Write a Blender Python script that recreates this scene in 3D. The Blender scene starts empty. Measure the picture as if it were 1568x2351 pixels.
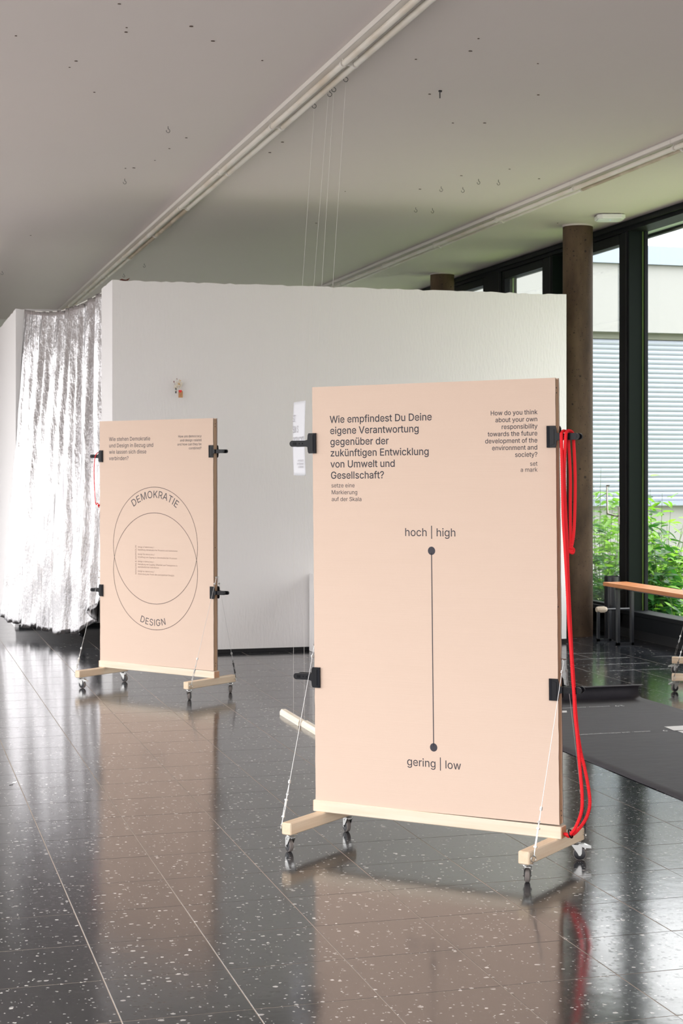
import bpy, math, random
from mathutils import Vector, Matrix
from mathutils.geometry import delaunay_2d_cdt
C = bpy.context.scene.collection
PI = math.pi
rnd = random.Random(7)

# ------------------------------------------------------------------ camera
cam_d = bpy.data.cameras.new('camera')
cam = bpy.data.objects.new('camera', cam_d); C.objects.link(cam)
cam_d.sensor_fit = 'HORIZONTAL'; cam_d.sensor_width = 24.0
cam_d.lens = 3700.0/1568*24.0
cam_d.shift_y = -97.5/1568
YAW = math.atan(1052/3700.)
cam.location = (0, 0, 1.62); cam.rotation_euler = (PI/2, 0, -YAW)
cam_d.clip_end = 400
cam_d.dof.use_dof = True; cam_d.dof.focus_distance = 6.9; cam_d.dof.aperture_fstop = 11
bpy.context.scene.camera = cam

# ------------------------------------------------------------------ sky
world = bpy.data.worlds.new('overcast_sky'); bpy.context.scene.world = world
world.use_nodes = True
wn = world.node_tree; wn.nodes.clear()
wo = wn.nodes.new('ShaderNodeOutputWorld'); wb = wn.nodes.new('ShaderNodeBackground')
tc = wn.nodes.new('ShaderNodeTexCoord'); sx = wn.nodes.new('ShaderNodeSeparateXYZ')
mr = wn.nodes.new('ShaderNodeMapRange'); mr.inputs['From Min'].default_value = 0; mr.inputs['From Max'].default_value = 1
mr.inputs['To Min'].default_value = 0.55; mr.inputs['To Max'].default_value = 2.3
ml = wn.nodes.new('ShaderNodeMath'); ml.operation = 'MULTIPLY'; ml.inputs[1].default_value = 5.0   # sky strength
wn.links.new(tc.outputs['Generated'], sx.inputs[0]); wn.links.new(sx.outputs['Z'], mr.inputs['Value'])
wn.links.new(mr.outputs[0], ml.inputs[0]); wn.links.new(ml.outputs[0], wb.inputs['Strength'])
wb.inputs['Color'].default_value = (1.0, .985, .985, 1)
wn.links.new(wb.outputs[0], wo.inputs[0])

sc = bpy.context.scene
sc.view_settings.view_transform = 'Standard'; sc.view_settings.look = 'None'
sc.view_settings.gamma = 1.0; sc.view_settings.use_curve_mapping = False
sc.view_settings.exposure = 0.0
try:
    sc.cycles.max_bounces = 10; sc.cycles.diffuse_bounces = 6; sc.cycles.glossy_bounces = 4
    sc.cycles.transparent_max_bounces = 16; sc.cycles.use_denoising = True
    sc.cycles.caustics_reflective = True; sc.cycles.caustics_refractive = False
    sc.cycles.sample_clamp_indirect = 8
except Exception: pass

# ------------------------------------------------------------------ materials
def mat(name, col, rough=.6, metal=0., spec=.5, **k):
    m = bpy.data.materials.new(name); m.use_nodes = True
    b = m.node_tree.nodes['Principled BSDF']
    b.inputs['Base Color'].default_value = (*col, 1); b.inputs['Roughness'].default_value = rough
    b.inputs['Metallic'].default_value = metal; b.inputs['Specular IOR Level'].default_value = spec
    for n, v in k.items(): b.inputs[n.replace('_', ' ')].default_value = v
    return m
def N(m, t, **k):
    n = m.node_tree.nodes.new('ShaderNode'+t)
    for a, v in k.items():
        if hasattr(n, a): setattr(n, a, v)
        else: n.inputs[a.replace('_', ' ')].default_value = v
    return n
def L(m, a, b): m.node_tree.links.new(a, b)
def B(m): return m.node_tree.nodes['Principled BSDF']
def mathn(m, op, a, b=None):
    n = m.node_tree.nodes.new('ShaderNodeMath'); n.operation = op
    for i, v in enumerate((a, b)):
        if v is None: continue
        if isinstance(v, (int, float)): n.inputs[i].default_value = v
        else: L(m, v, n.inputs[i])
    return n.outputs[0]
def mixc(m, f, a, b):
    n = m.node_tree.nodes.new('ShaderNodeMix'); n.data_type = 'RGBA'
    if isinstance(f, (int, float)): n.inputs[0].default_value = f
    else: L(m, f, n.inputs[0])
    for i, v in ((6, a), (7, b)):
        if isinstance(v, tuple): n.inputs[i].default_value = (*v, 1)
        else: L(m, v, n.inputs[i])
    return n.outputs[2]
def ramp(m, src, pts):
    n = m.node_tree.nodes.new('ShaderNodeValToRGB'); L(m, src, n.inputs[0])
    e = n.color_ramp.elements
    while len(e) < len(pts): e.new(.5)
    for i, (p, c) in enumerate(pts):
        e[i].position = p; e[i].color = (c, c, c, 1) if isinstance(c, (int, float)) else (*c, 1)
    return n.outputs[0]
def coords(m, kind='Object', scale=(1, 1, 1), rot=(0, 0, 0)):
    t = N(m, 'TexCoord'); mp = N(m, 'Mapping'); L(m, t.outputs[kind], mp.inputs[0])
    mp.inputs['Scale'].default_value = scale; mp.inputs['Rotation'].default_value = rot
    return mp.outputs[0]
def worldpos(m, scale=(1, 1, 1)):
    g = N(m, 'NewGeometry'); mp = N(m, 'Mapping'); L(m, g.outputs['Position'], mp.inputs[0])
    mp.inputs['Scale'].default_value = scale
    return mp.outputs[0]
def noise(m, vec, scale, detail=3, rough=.55):
    n = N(m, 'TexNoise'); n.inputs['Scale'].default_value = scale; n.inputs['Detail'].default_value = detail
    n.inputs['Roughness'].default_value = rough; L(m, vec, n.inputs['Vector']); return n.outputs[0]
def bump(m, h, strength, dist):
    b = N(m, 'Bump'); b.inputs['Strength'].default_value = strength; b.inputs['Distance'].default_value = dist
    L(m, h, b.inputs['Height']); L(m, b.outputs[0], B(m).inputs['Normal'])

# terrazzo: near-black ground with dark glassy chips and scattered pale marble chips
M_tile = mat('terrazzo_tile', (.02, .022, .026), rough=.13, spec=.5)
B(M_tile).inputs['IOR'].default_value = 2.3
m = M_tile; wp = worldpos(m)
dn = N(m, 'TexNoise'); dn.inputs['Scale'].default_value = 60; L(m, wp, dn.inputs['Vector'])
va = N(m, 'VectorMath', operation='SCALE'); L(m, dn.outputs['Color'], va.inputs[0]); va.inputs['Scale'].default_value = .012
vb = N(m, 'VectorMath', operation='ADD'); L(m, wp, vb.inputs[0]); L(m, va.outputs[0], vb.inputs[1])
def chips(scale, frac, size, stretch=(1, 1, 1)):
    mp = N(m, 'Mapping'); mp.inputs['Scale'].default_value = stretch; L(m, vb.outputs[0], mp.inputs[0])
    v = N(m, 'TexVoronoi', feature='F1'); v.inputs['Scale'].default_value = scale; L(m, mp.outputs[0], v.inputs['Vector'])
    v.voronoi_dimensions = '3D'
    s = N(m, 'SeparateColor'); L(m, v.outputs['Color'], s.inputs[0])
    on = mathn(m, 'LESS_THAN', s.outputs[0], frac)
    lim = mathn(m, 'MULTIPLY', s.outputs[1], size)
    ins = mathn(m, 'LESS_THAN', v.outputs['Distance'], lim)
    return mathn(m, 'MULTIPLY', on, ins), s.outputs[2]
c1, r1 = chips(48, .12, .46, (1, 1.3, 1)); c2, r2 = chips(105, .12, .46, (1, .8, 1)); c3, r3 = chips(62, .5, .55)
c4, r4 = chips(210, .12, .55)
base = mixc(m, c3, (.012, .014, .019), (.004, .005, .008))
cl = noise(m, wp, 3.0, 4)
base = mixc(m, mathn(m, 'MULTIPLY', cl, .35), base, (.020, .022, .028))
base = mixc(m, mathn(m, 'MULTIPLY', c4, .5), base, (.22, .215, .21))
base = mixc(m, mathn(m, 'MULTIPLY', c2, .85), base, (.40, .39, .375))
base = mixc(m, c1, base, mixc(m, r1, (.26, .25, .24), (.80, .78, .75)))
L(m, base, B(m).inputs['Base Color'])
rr = mathn(m, 'ADD', mathn(m, 'MULTIPLY', noise(m, wp, 2.2, 5), .06), .095)
rr = mathn(m, 'ADD', rr, mathn(m, 'MULTIPLY', c3, .05))
L(m, rr, B(m).inputs['Roughness'])
bump(m, noise(m, wp, 9, 2), .10, .004)
M_grout = mat('grout', (.42, .35, .29), .85)

def plaster(name, col, sc_=35, st=.35, vert=True, grime=0.06):
    m = mat(name, col, .75, spec=.25); p = worldpos(m, (1, 1, .25 if vert else 1))
    n1 = noise(m, p, sc_, 4); n2 = noise(m, worldpos(m), 1.1, 4)
    c = mixc(m, mathn(m, 'MULTIPLY', n2, grime*2), col, tuple(v*.8 for v in col)); L(m, c, B(m).inputs['Base Color'])
    bump(m, n1, st, .006); return m
M_wall = plaster('white_painted_wall', (.81, .795, .795), 55, .55)
M_room = plaster('room_plaster', (.72, .71, .68), 30, .2)
M_ceil = plaster('ceiling_plaster', (.70, .635, .61), 22, .12, False, .09)
M_dark = mat('booth_darkness', (.07, .055, .05), .9)  # dark brown standing in for shade inside the booth
M_black = mat('black_kick', (.012, .012, .014), .6)
M_concrete = mat('raw_concrete', (.23, .155, .1), .7, spec=.2)
m = M_concrete; p = worldpos(m)
cc = ramp(m, noise(m, worldpos(m, (1, 1, .35)), 3.2, 6, .62), [(.3, (.035, .023, .016)), (.5, (.08, .051, .033)), (.72, (.14, .095, .058))])
v = N(m, 'TexVoronoi'); v.inputs['Scale'].default_value = 17; L(m, p, v.inputs['Vector'])
s = N(m, 'SeparateColor'); L(m, v.outputs['Color'], s.inputs[0])
pit = mathn(m, 'MULTIPLY', mathn(m, 'LESS_THAN', v.outputs['Distance'], mathn(m, 'MULTIPLY', s.outputs[1], .23)), mathn(m, 'LESS_THAN', s.outputs[0], .4))
v2 = N(m, 'TexVoronoi'); v2.inputs['Scale'].default_value = 60; L(m, p, v2.inputs['Vector'])
s2 = N(m, 'SeparateColor'); L(m, v2.outputs['Color'], s2.inputs[0])
pit2 = mathn(m, 'MULTIPLY', mathn(m, 'LESS_THAN', v2.outputs['Distance'], .28), mathn(m, 'LESS_THAN', s2.outputs[0], .13))
pit = mathn(m, 'MAXIMUM', pit, pit2)
L(m, mixc(m, mathn(m, 'MULTIPLY', pit, .85), cc, (.02, .016, .013)), B(m).inputs['Base Color'])
bump(m, mathn(m, 'SUBTRACT', mathn(m, 'MULTIPLY', noise(m, p, 25, 4), .3), pit), .5, .006)

M_frame = mat('anthracite_window_frame', (.008, .009, .011), .5, spec=.12)
M_reveal = mat('dark_green_reveal', (.005, .009, .007), .6, spec=.1)
M_reflection = mat('green_reflection_strip', (.12, .22, .04), .4)  # colour of the green reflection painted beside the panes
def glass(name, tint, glossy=1.0):
    m = bpy.data.materials.new(name); m.use_nodes = True; t = m.node_tree; t.nodes.clear()
    o = t.nodes.new('ShaderNodeOutputMaterial'); tr = t.nodes.new('ShaderNodeBsdfTransparent'); gl = t.nodes.new('ShaderNodeBsdfGlossy')
    fr = t.nodes.new('ShaderNodeFresnel'); mx = t.nodes.new('ShaderNodeMixShader')
    ge = t.nodes.new('ShaderNodeNewGeometry'); mp = t.nodes.new('ShaderNodeMapRange'); mp.inputs['To Min'].default_value = 1.5; mp.inputs['To Max'].default_value = 1/1.5
    t.links.new(ge.outputs['Backfacing'], mp.inputs['Value']); t.links.new(mp.outputs[0], fr.inputs[0])   # same reflectance on both faces of a thin sheet
    tr.inputs[0].default_value = (*tint, 1); gl.inputs['Roughness'].default_value = .01
    mm = t.nodes.new('ShaderNodeMath'); mm.operation = 'MULTIPLY'; mm.inputs[1].default_value = glossy
    t.links.new(fr.outputs[0], mm.inputs[0]); t.links.new(mm.outputs[0], mx.inputs[0])
    t.links.new(tr.outputs[0], mx.inputs[1]); t.links.new(gl.outputs[0], mx.inputs[2]); t.links.new(mx.outputs[0], o.inputs[0])
    return m
M_glass = glass('window_glass', (.95, .965, .965))
M_glass_green = glass('green_reflection_glass', (.20, .27, .2))  # tint carries a painted green reflection

def woodmat(name, c0, c1, axis=0, scale=1., rough=.5):
    m = mat(name, c0, rough, spec=.35)
    sc_ = [22*scale]*3; sc_[axis] = 1.2*scale
    p = coords(m, 'Object', tuple(sc_)); n = noise(m, p, 1.6, 5, .6)
    f = ramp(m, n, [(.32, 0.), (.7, 1.)])
    L(m, mixc(m, f, c0, c1), B(m).inputs['Base Color']); bump(m, n, .12, .002); return m
M_pine = woodmat('planed_pine', (.78, .68, .56), (.71, .58, .44))
M_pine_y = woodmat('planed_pine_crosswise', (.76, .63, .48), (.67, .50, .34), 1)
M_pine_z = woodmat('shaded_pine_upright', (.46, .29, .17), (.36, .21, .12), 2)  # pine darkened to paint the shade on the boards' side edges
M_bench = woodmat('orange_brown_bench_wood', (.55, .22, .075), (.4, .14, .045), 1)
M_end = mat('shaded_pine_end_grain', (.55, .30, .17), .7)  # end grain, with a reddish shadow tone put into its colour
M_whitewood = woodmat('whitened_pine', (.88, .82, .72), (.82, .72, .58), 1)
M_card = mat('salmon_cardboard', (.80, .575, .425), .72, spec=.2)
m = M_card; n1 = noise(m, coords(m, 'Object', (1, 1, 1)), 260, 3, .7); n2 = noise(m, coords(m, 'Object', (.6, 1, 6)), 5, 3)
f = mathn(m, 'ADD', mathn(m, 'MULTIPLY', n1, .5), mathn(m, 'MULTIPLY', n2, .3))
L(m, mixc(m, f, (.685, .53, .435), (.625, .475, .38)), B(m).inputs['Base Color'])
bump(m, mathn(m, 'ADD', noise(m, coords(m, 'Object', (1, 1, 60)), 3, 2), mathn(m, 'MULTIPLY', n1, .3)), .12, .003)
M_card_edge = mat('cut_cardboard_edge', (.10, .06, .04), .9)
M_ink = mat('dark_violet_grey_ink', (.030, .027, .038), .6)
M_ink_brown = mat('thin_brown_ink', (.08, .05, .042), .6)
M_ink_faint = mat('faint_brown_ink', (.22, .14, .11), .6)
M_plastic = mat('black_clamp_plastic', (.004, .0045, .007), .3, spec=.25)
M_pad = mat('textured_clamp_pad', (.006, .007, .011), .6, spec=.2); m = M_pad; bump(m, noise(m, coords(m), 900, 1), .3, .001)
M_zinc = mat('zinc_plated_steel', (.50, .50, .49), .28, 1.0)
M_cable = mat('steel_cable', (.62, .62, .62), .35, .8)
M_dsteel = mat('dark_steel', (.10, .10, .10), .35, .8)
M_rubber = mat('black_rubber_wheel', (.018, .018, .022), .4)
M_tread = mat('dusty_grey_tread', (.16, .14, .13), .8)
M_rope = mat('red_braided_cord', (.78, .012, .02), .6, spec=.3)
M_rope2 = mat('light_red_cord_strand', (.95, .10, .08), .6, spec=.3)
M_tube = mat('cream_fluorescent_tube', (.74, .69, .61), .35)
m = M_tube; L(m, mixc(m, ramp(m, noise(m, worldpos(m, (1, .5, 1)), 4, 3), [(.45, 0.), (.75, 1.)]), (.76, .72, .65), (.60, .50, .38)), B(m).inputs['Base Color'])
M_tube_old = mat('yellowed_dusty_tube', (.52, .40, .27), .6)
m = M_tube_old; L(m, mixc(m, ramp(m, noise(m, worldpos(m, (1, .4, 1)), 9, 4), [(.45, 0.), (.7, 1.)]), (.44, .36, .27), (.66, .58, .46)), B(m).inputs['Base Color'])
M_lamp = mat('cream_lacquered_housing', (.74, .705, .66), .4)
M_lampdark = mat('lamp_tray_grey', (.40, .39, .36), .45)
M_whiteplastic = mat('white_plastic', (.82, .82, .80), .35)
M_led = mat('blue_status_led', (.1, .3, 1), .3, Emission_Strength=2.0); B(M_led).inputs['Emission Color'].default_value = (.2, .45, 1, 1)
M_paper = mat('white_paper', (.72, .73, .77), .8)
M_paper_ink = mat('pale_grey_ink', (.45, .44, .46), .8)
M_string = mat('white_thread', (.78, .76, .72), .8)
M_banner = mat('black_paper_banner', (.045, .045, .05), .62, spec=.35)
m = M_banner; n1 = noise(m, worldpos(m, (1, 2.5, 1)), 7, 5, .6); bump(m, n1, .25, .012)
L(m, mixc(m, n1, (.032, .030, .038), (.062, .058, .068)), B(m).inputs['Base Color'])
M_print = mat('white_print', (.85, .85, .86), .6)
M_foil = mat('silver_foil_curtain', (.56, .55, .56), .22, 1.0)
m = M_foil; p = worldpos(m, (1, 1, .22)); n1 = noise(m, p, 14, 5, .6); n2 = noise(m, worldpos(m, (1, 1, .6)), 46, 3)
bump(m, mathn(m, 'ADD', n1, mathn(m, 'MULTIPLY', n2, .10)), .4, .03)
M_bin = mat('black_painted_metal', (.012, .013, .016), .3)
M_knob = mat('beige_knob', (.42, .35, .27), .6)
M_facade = mat('white_facade', (.30, .30, .295), .8)
M_coping = mat('pale_blue_grey_coping', (.27, .31, .38), .5)
M_slat = mat('pale_blind_slat', (.28, .31, .36), .4)
M_gapd = mat('dark_window_void', (.10, .115, .12), .3)
M_olive = mat('olive_blind_box', (.16, .17, .13), .5)
M_leafL = mat('painted_lit_leaf', (.17, .38, .03), .45); M_leafD = mat('deep_green_shade_leaf', (.018, .10, .014), .45)  # light and shade of the foliage put into two leaf greens
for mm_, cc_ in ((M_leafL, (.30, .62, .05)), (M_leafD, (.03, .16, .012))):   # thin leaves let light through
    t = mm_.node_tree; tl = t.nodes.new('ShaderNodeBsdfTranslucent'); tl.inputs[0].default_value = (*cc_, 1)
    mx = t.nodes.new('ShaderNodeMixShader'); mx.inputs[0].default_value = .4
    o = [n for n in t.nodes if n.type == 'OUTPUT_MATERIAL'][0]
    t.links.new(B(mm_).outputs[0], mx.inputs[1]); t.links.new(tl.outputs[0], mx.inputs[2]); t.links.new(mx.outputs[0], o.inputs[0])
M_stem = mat('green_stem', (.10, .17, .04), .6)
M_grass = mat('bright_lawn', (.15, .36, .03), .8)
m = M_grass; L(m, mixc(m, noise(m, worldpos(m), 6, 5), (.11, .17, .05), (.26, .35, .12)), B(m).inputs['Base Color'])
M_ground = mat('grey_paving', (.20, .19, .18), .8)
M_soffit = mat('pale_roof_soffit', (.5, .53, .58), .6)
M_gold = mat('brass_handle', (.55, .52, .48), .3, .9)
M_flower = mat('dried_cream_blossom', (.78, .72, .62), .8); M_ochre = mat('ochre_blossom', (.68, .46, .18), .8)
M_maroon = mat('dark_red_bud', (.16, .02, .025), .7)
M_heart = mat('red_heart', (.85, .02, .02), .4); M_kraft = mat('kraft_tag', (.55, .30, .14), .8)
M_stick = mat('black_green_stick', (.012, .02, .018), .5)
M_anchor = mat('brown_screw_plug', (.10, .065, .05), .8)
M_rust = mat('reddish_dry_leaf', (.14, .03, .02), .8)

# ------------------------------------------------------------------ mesh helpers
class MB:
    def __init__(s): s.v = []; s.f = []; s.mi = []; s.uv = None
    def add(s, vs, fs, mi=0):
        n = len(s.v); s.v += [tuple(p) for p in vs]; s.f += [tuple(i+n for i in f) for f in fs]; s.mi += [mi]*len(fs); return s
    def box(s, lo, hi, mi=0, M=None, bev=0.):
        (x0, y0, z0), (x1, y1, z1) = lo, hi
        if not bev:
            vs = [(x, y, z) for x in (x0, x1) for y in (y0, y1) for z in (z0, z1)]
            fs = [(0, 1, 3, 2), (4, 6, 7, 5), (0, 4, 5, 1), (2, 3, 7, 6), (0, 2, 6, 4), (1, 5, 7, 3)]
        else:
            b = bev; vs = []; idx = {}
            X, Y, Z = (x0, x1), (y0, y1), (z0, z1)
            sg = lambda i: b if i == 0 else -b
            for i in (0, 1):
                for j in (0, 1):
                    for k in (0, 1):
                        for a in (0, 1, 2):
                            p = [X[i], Y[j], Z[k]]; o = [sg(i), sg(j), sg(k)]
                            for q in (0, 1, 2):
                                if q != a: p[q] += o[q]
                            idx[i, j, k, a] = len(vs); vs.append(tuple(p))
            fs = []
            for i in (0, 1):
                fs.append([idx[i, 0, 0, 0], idx[i, 0, 1, 0], idx[i, 1, 1, 0], idx[i, 1, 0, 0]])
                fs.append([idx[0, i, 0, 1], idx[0, i, 1, 1], idx[1, i, 1, 1], idx[1, i, 0, 1]])
                fs.append([idx[0, 0, i, 2], idx[0, 1, i, 2], idx[1, 1, i, 2], idx[1, 0, i, 2]])
            for i in (0, 1):
                for j in (0, 1):
                    fs.append([idx[i, j, 0, 0], idx[i, j, 1, 0], idx[i, j, 1, 1], idx[i, j, 0, 1]])
                    fs.append([idx[i, 0, j, 0], idx[i, 1, j, 0], idx[i, 1, j, 2], idx[i, 0, j, 2]])
                    fs.append([idx[0, i, j, 1], idx[1, i, j, 1], idx[1, i, j, 2], idx[0, i, j, 2]])
            for i in (0, 1):
                for j in (0, 1):
                    for k in (0, 1): fs.append([idx[i, j, k, 0], idx[i, j, k, 1], idx[i, j, k, 2]])
            cen = Vector(((x0+x1)/2, (y0+y1)/2, (z0+z1)/2)); ff = []
            for f in fs:
                a, b_, c = Vector(vs[f[0]]), Vector(vs[f[1]]), Vector(vs[f[2]])
                ff.append(tuple(f) if (b_-a).cross(c-b_).dot(a-cen) > 0 else tuple(reversed(f)))
            fs = ff
        if M: vs = [M @ Vector(p) for p in vs]
        return s.add(vs, fs, mi)
    def tube(s, pts, r, n=8, mi=0, closed=False, caps=True, braid=0.):
        pts = [Vector(p) for p in pts]; N_ = len(pts); rings = []
        t0 = (pts[1]-pts[0]).normalized(); up = Vector((0, 0, 1)) if abs(t0.z) < .9 else Vector((1, 0, 0))
        a = t0.cross(up).normalized()
        vs = []; acc = 0
        for i, p in enumerate(pts):
            if closed: t = (pts[(i+1) % N_]-pts[i-1]).normalized()
            else: t = (pts[min(i+1, N_-1)]-pts[max(i-1, 0)]).normalized()
            if i: acc += (p-pts[i-1]).length
            a = (a-t*a.dot(t)).normalized(); b = t.cross(a)
            rr_ = r[i] if isinstance(r, (list, tuple)) else r
            for k in range(n):
                th = 2*PI*k/n
                q = rr_
                if braid: q = rr_*(1+.16*math.sin(3*th+acc*braid)*math.sin(3*th-acc*braid))
                vs.append(p+a*math.cos(th)*q+b*math.sin(th)*q)
        fs = []
        for i in range(N_ if closed else N_-1):
            j = (i+1) % N_
            for k in range(n):
                k2 = (k+1) % n; fs.append((i*n+k, i*n+k2, j*n+k2, j*n+k))
        if braid:
            s.add(vs, fs, mi); q = len(s.mi)-len(fs); step = acc/max(N_-1, 1)
            for i in range(N_-1):
                for k in range(n):
                    th = 2*PI*(k+.5)/n; u = (i+.5)*step*braid
                    if math.sin(3*th+u)*math.sin(3*th-u) > .5: s.mi[q+i*n+k] = 1
            return s
        if caps and not closed:
            fs.append(tuple(reversed(range(n)))); fs.append(tuple((N_-1)*n+k for k in range(n)))
        return s.add(vs, fs, mi)
    def cyl(s, p, q, r, n=16, mi=0, r2=None): return s.tube([p, q], [r, r if r2 is None else r2], n, mi)
    def lathe(s, prof, axis_p, axis_d, n=20, mi=0):
        d = Vector(axis_d).normalized(); up = Vector((0, 0, 1)) if abs(d.z) < .9 else Vector((1, 0, 0))
        a = d.cross(up).normalized(); b = d.cross(a); P0 = Vector(axis_p); vs = []
        for (r, h) in prof:
            for k in range(n):
                th = 2*PI*k/n; vs.append(P0+d*h+(a*math.cos(th)+b*math.sin(th))*r)
        fs = []
        for i in range(len(prof)-1):
            for k in range(n): fs.append((i*n+k, i*n+(k+1) % n, (i+1)*n+(k+1) % n, (i+1)*n+k))
        fs.append(tuple(reversed(range(n)))); fs.append(tuple((len(prof)-1)*n+k for k in range(n)))
        return s.add(vs, fs, mi)
    def torus(s, c, nrm, R, r, n=20, k=8, mi=0, a0=0, a1=2*PI):
        nrm = Vector(nrm).normalized(); up = Vector((0, 0, 1)) if abs(nrm.z) < .9 else Vector((1, 0, 0))
        a = nrm.cross(up).normalized(); b = nrm.cross(a); full = abs(a1-a0-2*PI) < 1e-6
        cnt = n if full else n+1
        pts = [Vector(c)+(a*math.cos(a0+(a1-a0)*i/n)+b*math.sin(a0+(a1-a0)*i/n))*R for i in range(cnt)]
        return s.tube(pts, r, k, mi, closed=full)
    def prism(s, poly, p0, ax, ay, h, mi=0):
        """poly in the plane (ax, ay) at p0, thickness vector h"""
        p0, ax, ay, h = Vector(p0), Vector(ax), Vector(ay), Vector(h); n = len(poly)
        vs = [p0+ax*x+ay*y for x, y in poly]+[p0+ax*x+ay*y+h for x, y in poly]
        fs = [tuple(range(n-1, -1, -1)), tuple(range(n, 2*n))]+[(i, (i+1) % n, (i+1) % n+n, i+n) for i in range(n)]
        if ax.cross(ay).dot(h) < 0: fs = [tuple(reversed(f)) for f in fs]
        return s.add(vs, fs, mi)
    def ball(s, c, r, mi=0, n=8, sq=(1, 1, 1)):
        vs = []; fs = []
        for i in range(1, n//2+2-1):
            ph = PI*i/(n//2+0)
            if i == n//2: break
            for k in range(n): vs.append((c[0]+r*sq[0]*math.sin(ph)*math.cos(2*PI*k/n), c[1]+r*sq[1]*math.sin(ph)*math.sin(2*PI*k/n), c[2]+r*sq[2]*math.cos(ph)))
        m_ = len(vs)//n
        for i in range(m_-1):
            for k in range(n): fs.append((i*n+k, (i+1)*n+k, (i+1)*n+(k+1) % n, i*n+(k+1) % n))
        vs.append((c[0], c[1], c[2]+r*sq[2])); vs.append((c[0], c[1], c[2]-r*sq[2])); t, b = len(vs)-2, len(vs)-1
        for k in range(n): fs.append((t, k, (k+1) % n)); fs.append((b, (m_-1)*n+(k+1) % n, (m_-1)*n+k))
        return s.add(vs, fs, mi)
    def mesh(s, name, mats, smooth=False):
        me = bpy.data.meshes.new(name); me.from_pydata(s.v, [], s.f)
        for mm in (mats if isinstance(mats, (list, tuple)) else [mats]): me.materials.append(mm)
        if any(s.mi):
            for p, i in zip(me.polygons, s.mi): p.material_index = i
        me.update()
        if smooth:
            me.shade_smooth()
            try: me.set_sharp_from_angle(angle=math.radians(38))
            except Exception: pass
        return me
    def obj(s, name, mats, parent=None, smooth=False, loc=None, rz=0.):
        o = bpy.data.objects.new(name, s.mesh(name, mats, smooth)); C.objects.link(o)
        if parent: o.parent = parent
        if loc: o.location = loc
        if rz: o.rotation_euler = (0, 0, rz)
        return o
def tag(o, label, cat, group=None, kind=None):
    o['label'] = label; o['category'] = cat
    if group: o['group'] = group
    if kind: o['kind'] = kind
    return o
def thing(name, label, cat, loc=(0, 0, 0), rz=0., group=None):
    o = bpy.data.objects.new(name, None); o.empty_display_size = .1; C.objects.link(o)
    o.location = loc; o.rotation_euler = (0, 0, rz); return tag(o, label, cat, group)
def struct(o): o['kind'] = 'structure'; return o
def part(name, me, parent, loc=(0, 0, 0), rz=0., rot=None):
    o = bpy.data.objects.new(name, me); C.objects.link(o); o.parent = parent; o.location = loc
    o.rotation_euler = rot if rot else (0, 0, rz); return o
def smoothpath(pts, k=6):
    P = [Vector(p) for p in pts]; out = []
    for i in range(len(P)-1):
        p0, p1, p2, p3 = P[max(i-1, 0)], P[i], P[i+1], P[min(i+2, len(P)-1)]
        for j in range(k):
            t = j/k; out.append(.5*((2*p1)+(p2-p0)*t+(2*p0-5*p1+4*p2-p3)*t*t+(3*p1-p0-3*p2+p3)*t**3))
    out.append(P[-1]); return out

# ================================================================== THE SETTING
CZ = 4.0                      # ceiling height
XW = 6.85                     # inner face of the right-hand glazing
XL = -2.5                     # left-hand glazing
# outdoors
o = struct(MB().box((-60, -60, -.45), (-2.62, 80, -.30)).box((-2.62, -60, -.45), (7.25, -2.2, -.3)).box((7.25, -60, -.45), (60, 80, -.30)).obj('ground', M_ground))
o = MB().box((7.3, 6, -.30), (14.5, 22.2, -.22)).obj('lawn', M_grass); tag(o, 'bright green lawn strip outside the right-hand glass wall', 'lawn', kind='stuff')
# roof and ceiling
ceil = struct(MB().box((-2.9, -2.2, CZ), (7.05, 26.3, CZ+.35)).obj('ceiling', M_ceil))
eave = struct(MB().box((7.05, -2.2, CZ+.0), (7.45, 26.3, CZ+.35)).obj('trim_1', M_soffit))
struct(MB().box((7.45, -2.2, CZ-.03), (7.50, 26.3, CZ+.38)).obj('trim_2', M_frame))
# walls
struct(MB().box((-2.9, -2.2, -.3), (7.05, -2.0, .12)).box((-2.9, -2.2, 3.6), (7.05, -2.0, CZ)).obj('wall_back', M_room))
wbk = struct(bpy.data.objects.new('window_3', None)); C.objects.link(wbk)
for k in range(6): MB().box((-2.5+k*1.85, -2.15, .12), (-2.43+k*1.85, -2.05, 3.6)).obj('post', M_frame, wbk)
struct(MB().box((-2.9, 26.0, -.3), (7.05, 26.2, CZ)).obj('wall_front', M_room))
struct(MB().box((XW, -2.0, -.3), (7.05, 10.9, CZ)).obj('wall_right', M_room))
struct(MB().box((-2.75, -2.0, -.3), (XL, 26, .12)).box((-2.75, -2, 3.6), (XL, 20, CZ)).box((-2.75, 20, .12), (XL, 26, CZ)).obj('wall_left', M_room))
wl = struct(bpy.data.objects.new('window_1', None)); C.objects.link(wl)
post = MB().box((0, -.035, .12), (.1, .035, 3.6)).mesh('post', M_frame)
for i in range(12): part('post', post, wl, (-2.68, -1.95+i*1.99, 0))

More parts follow.
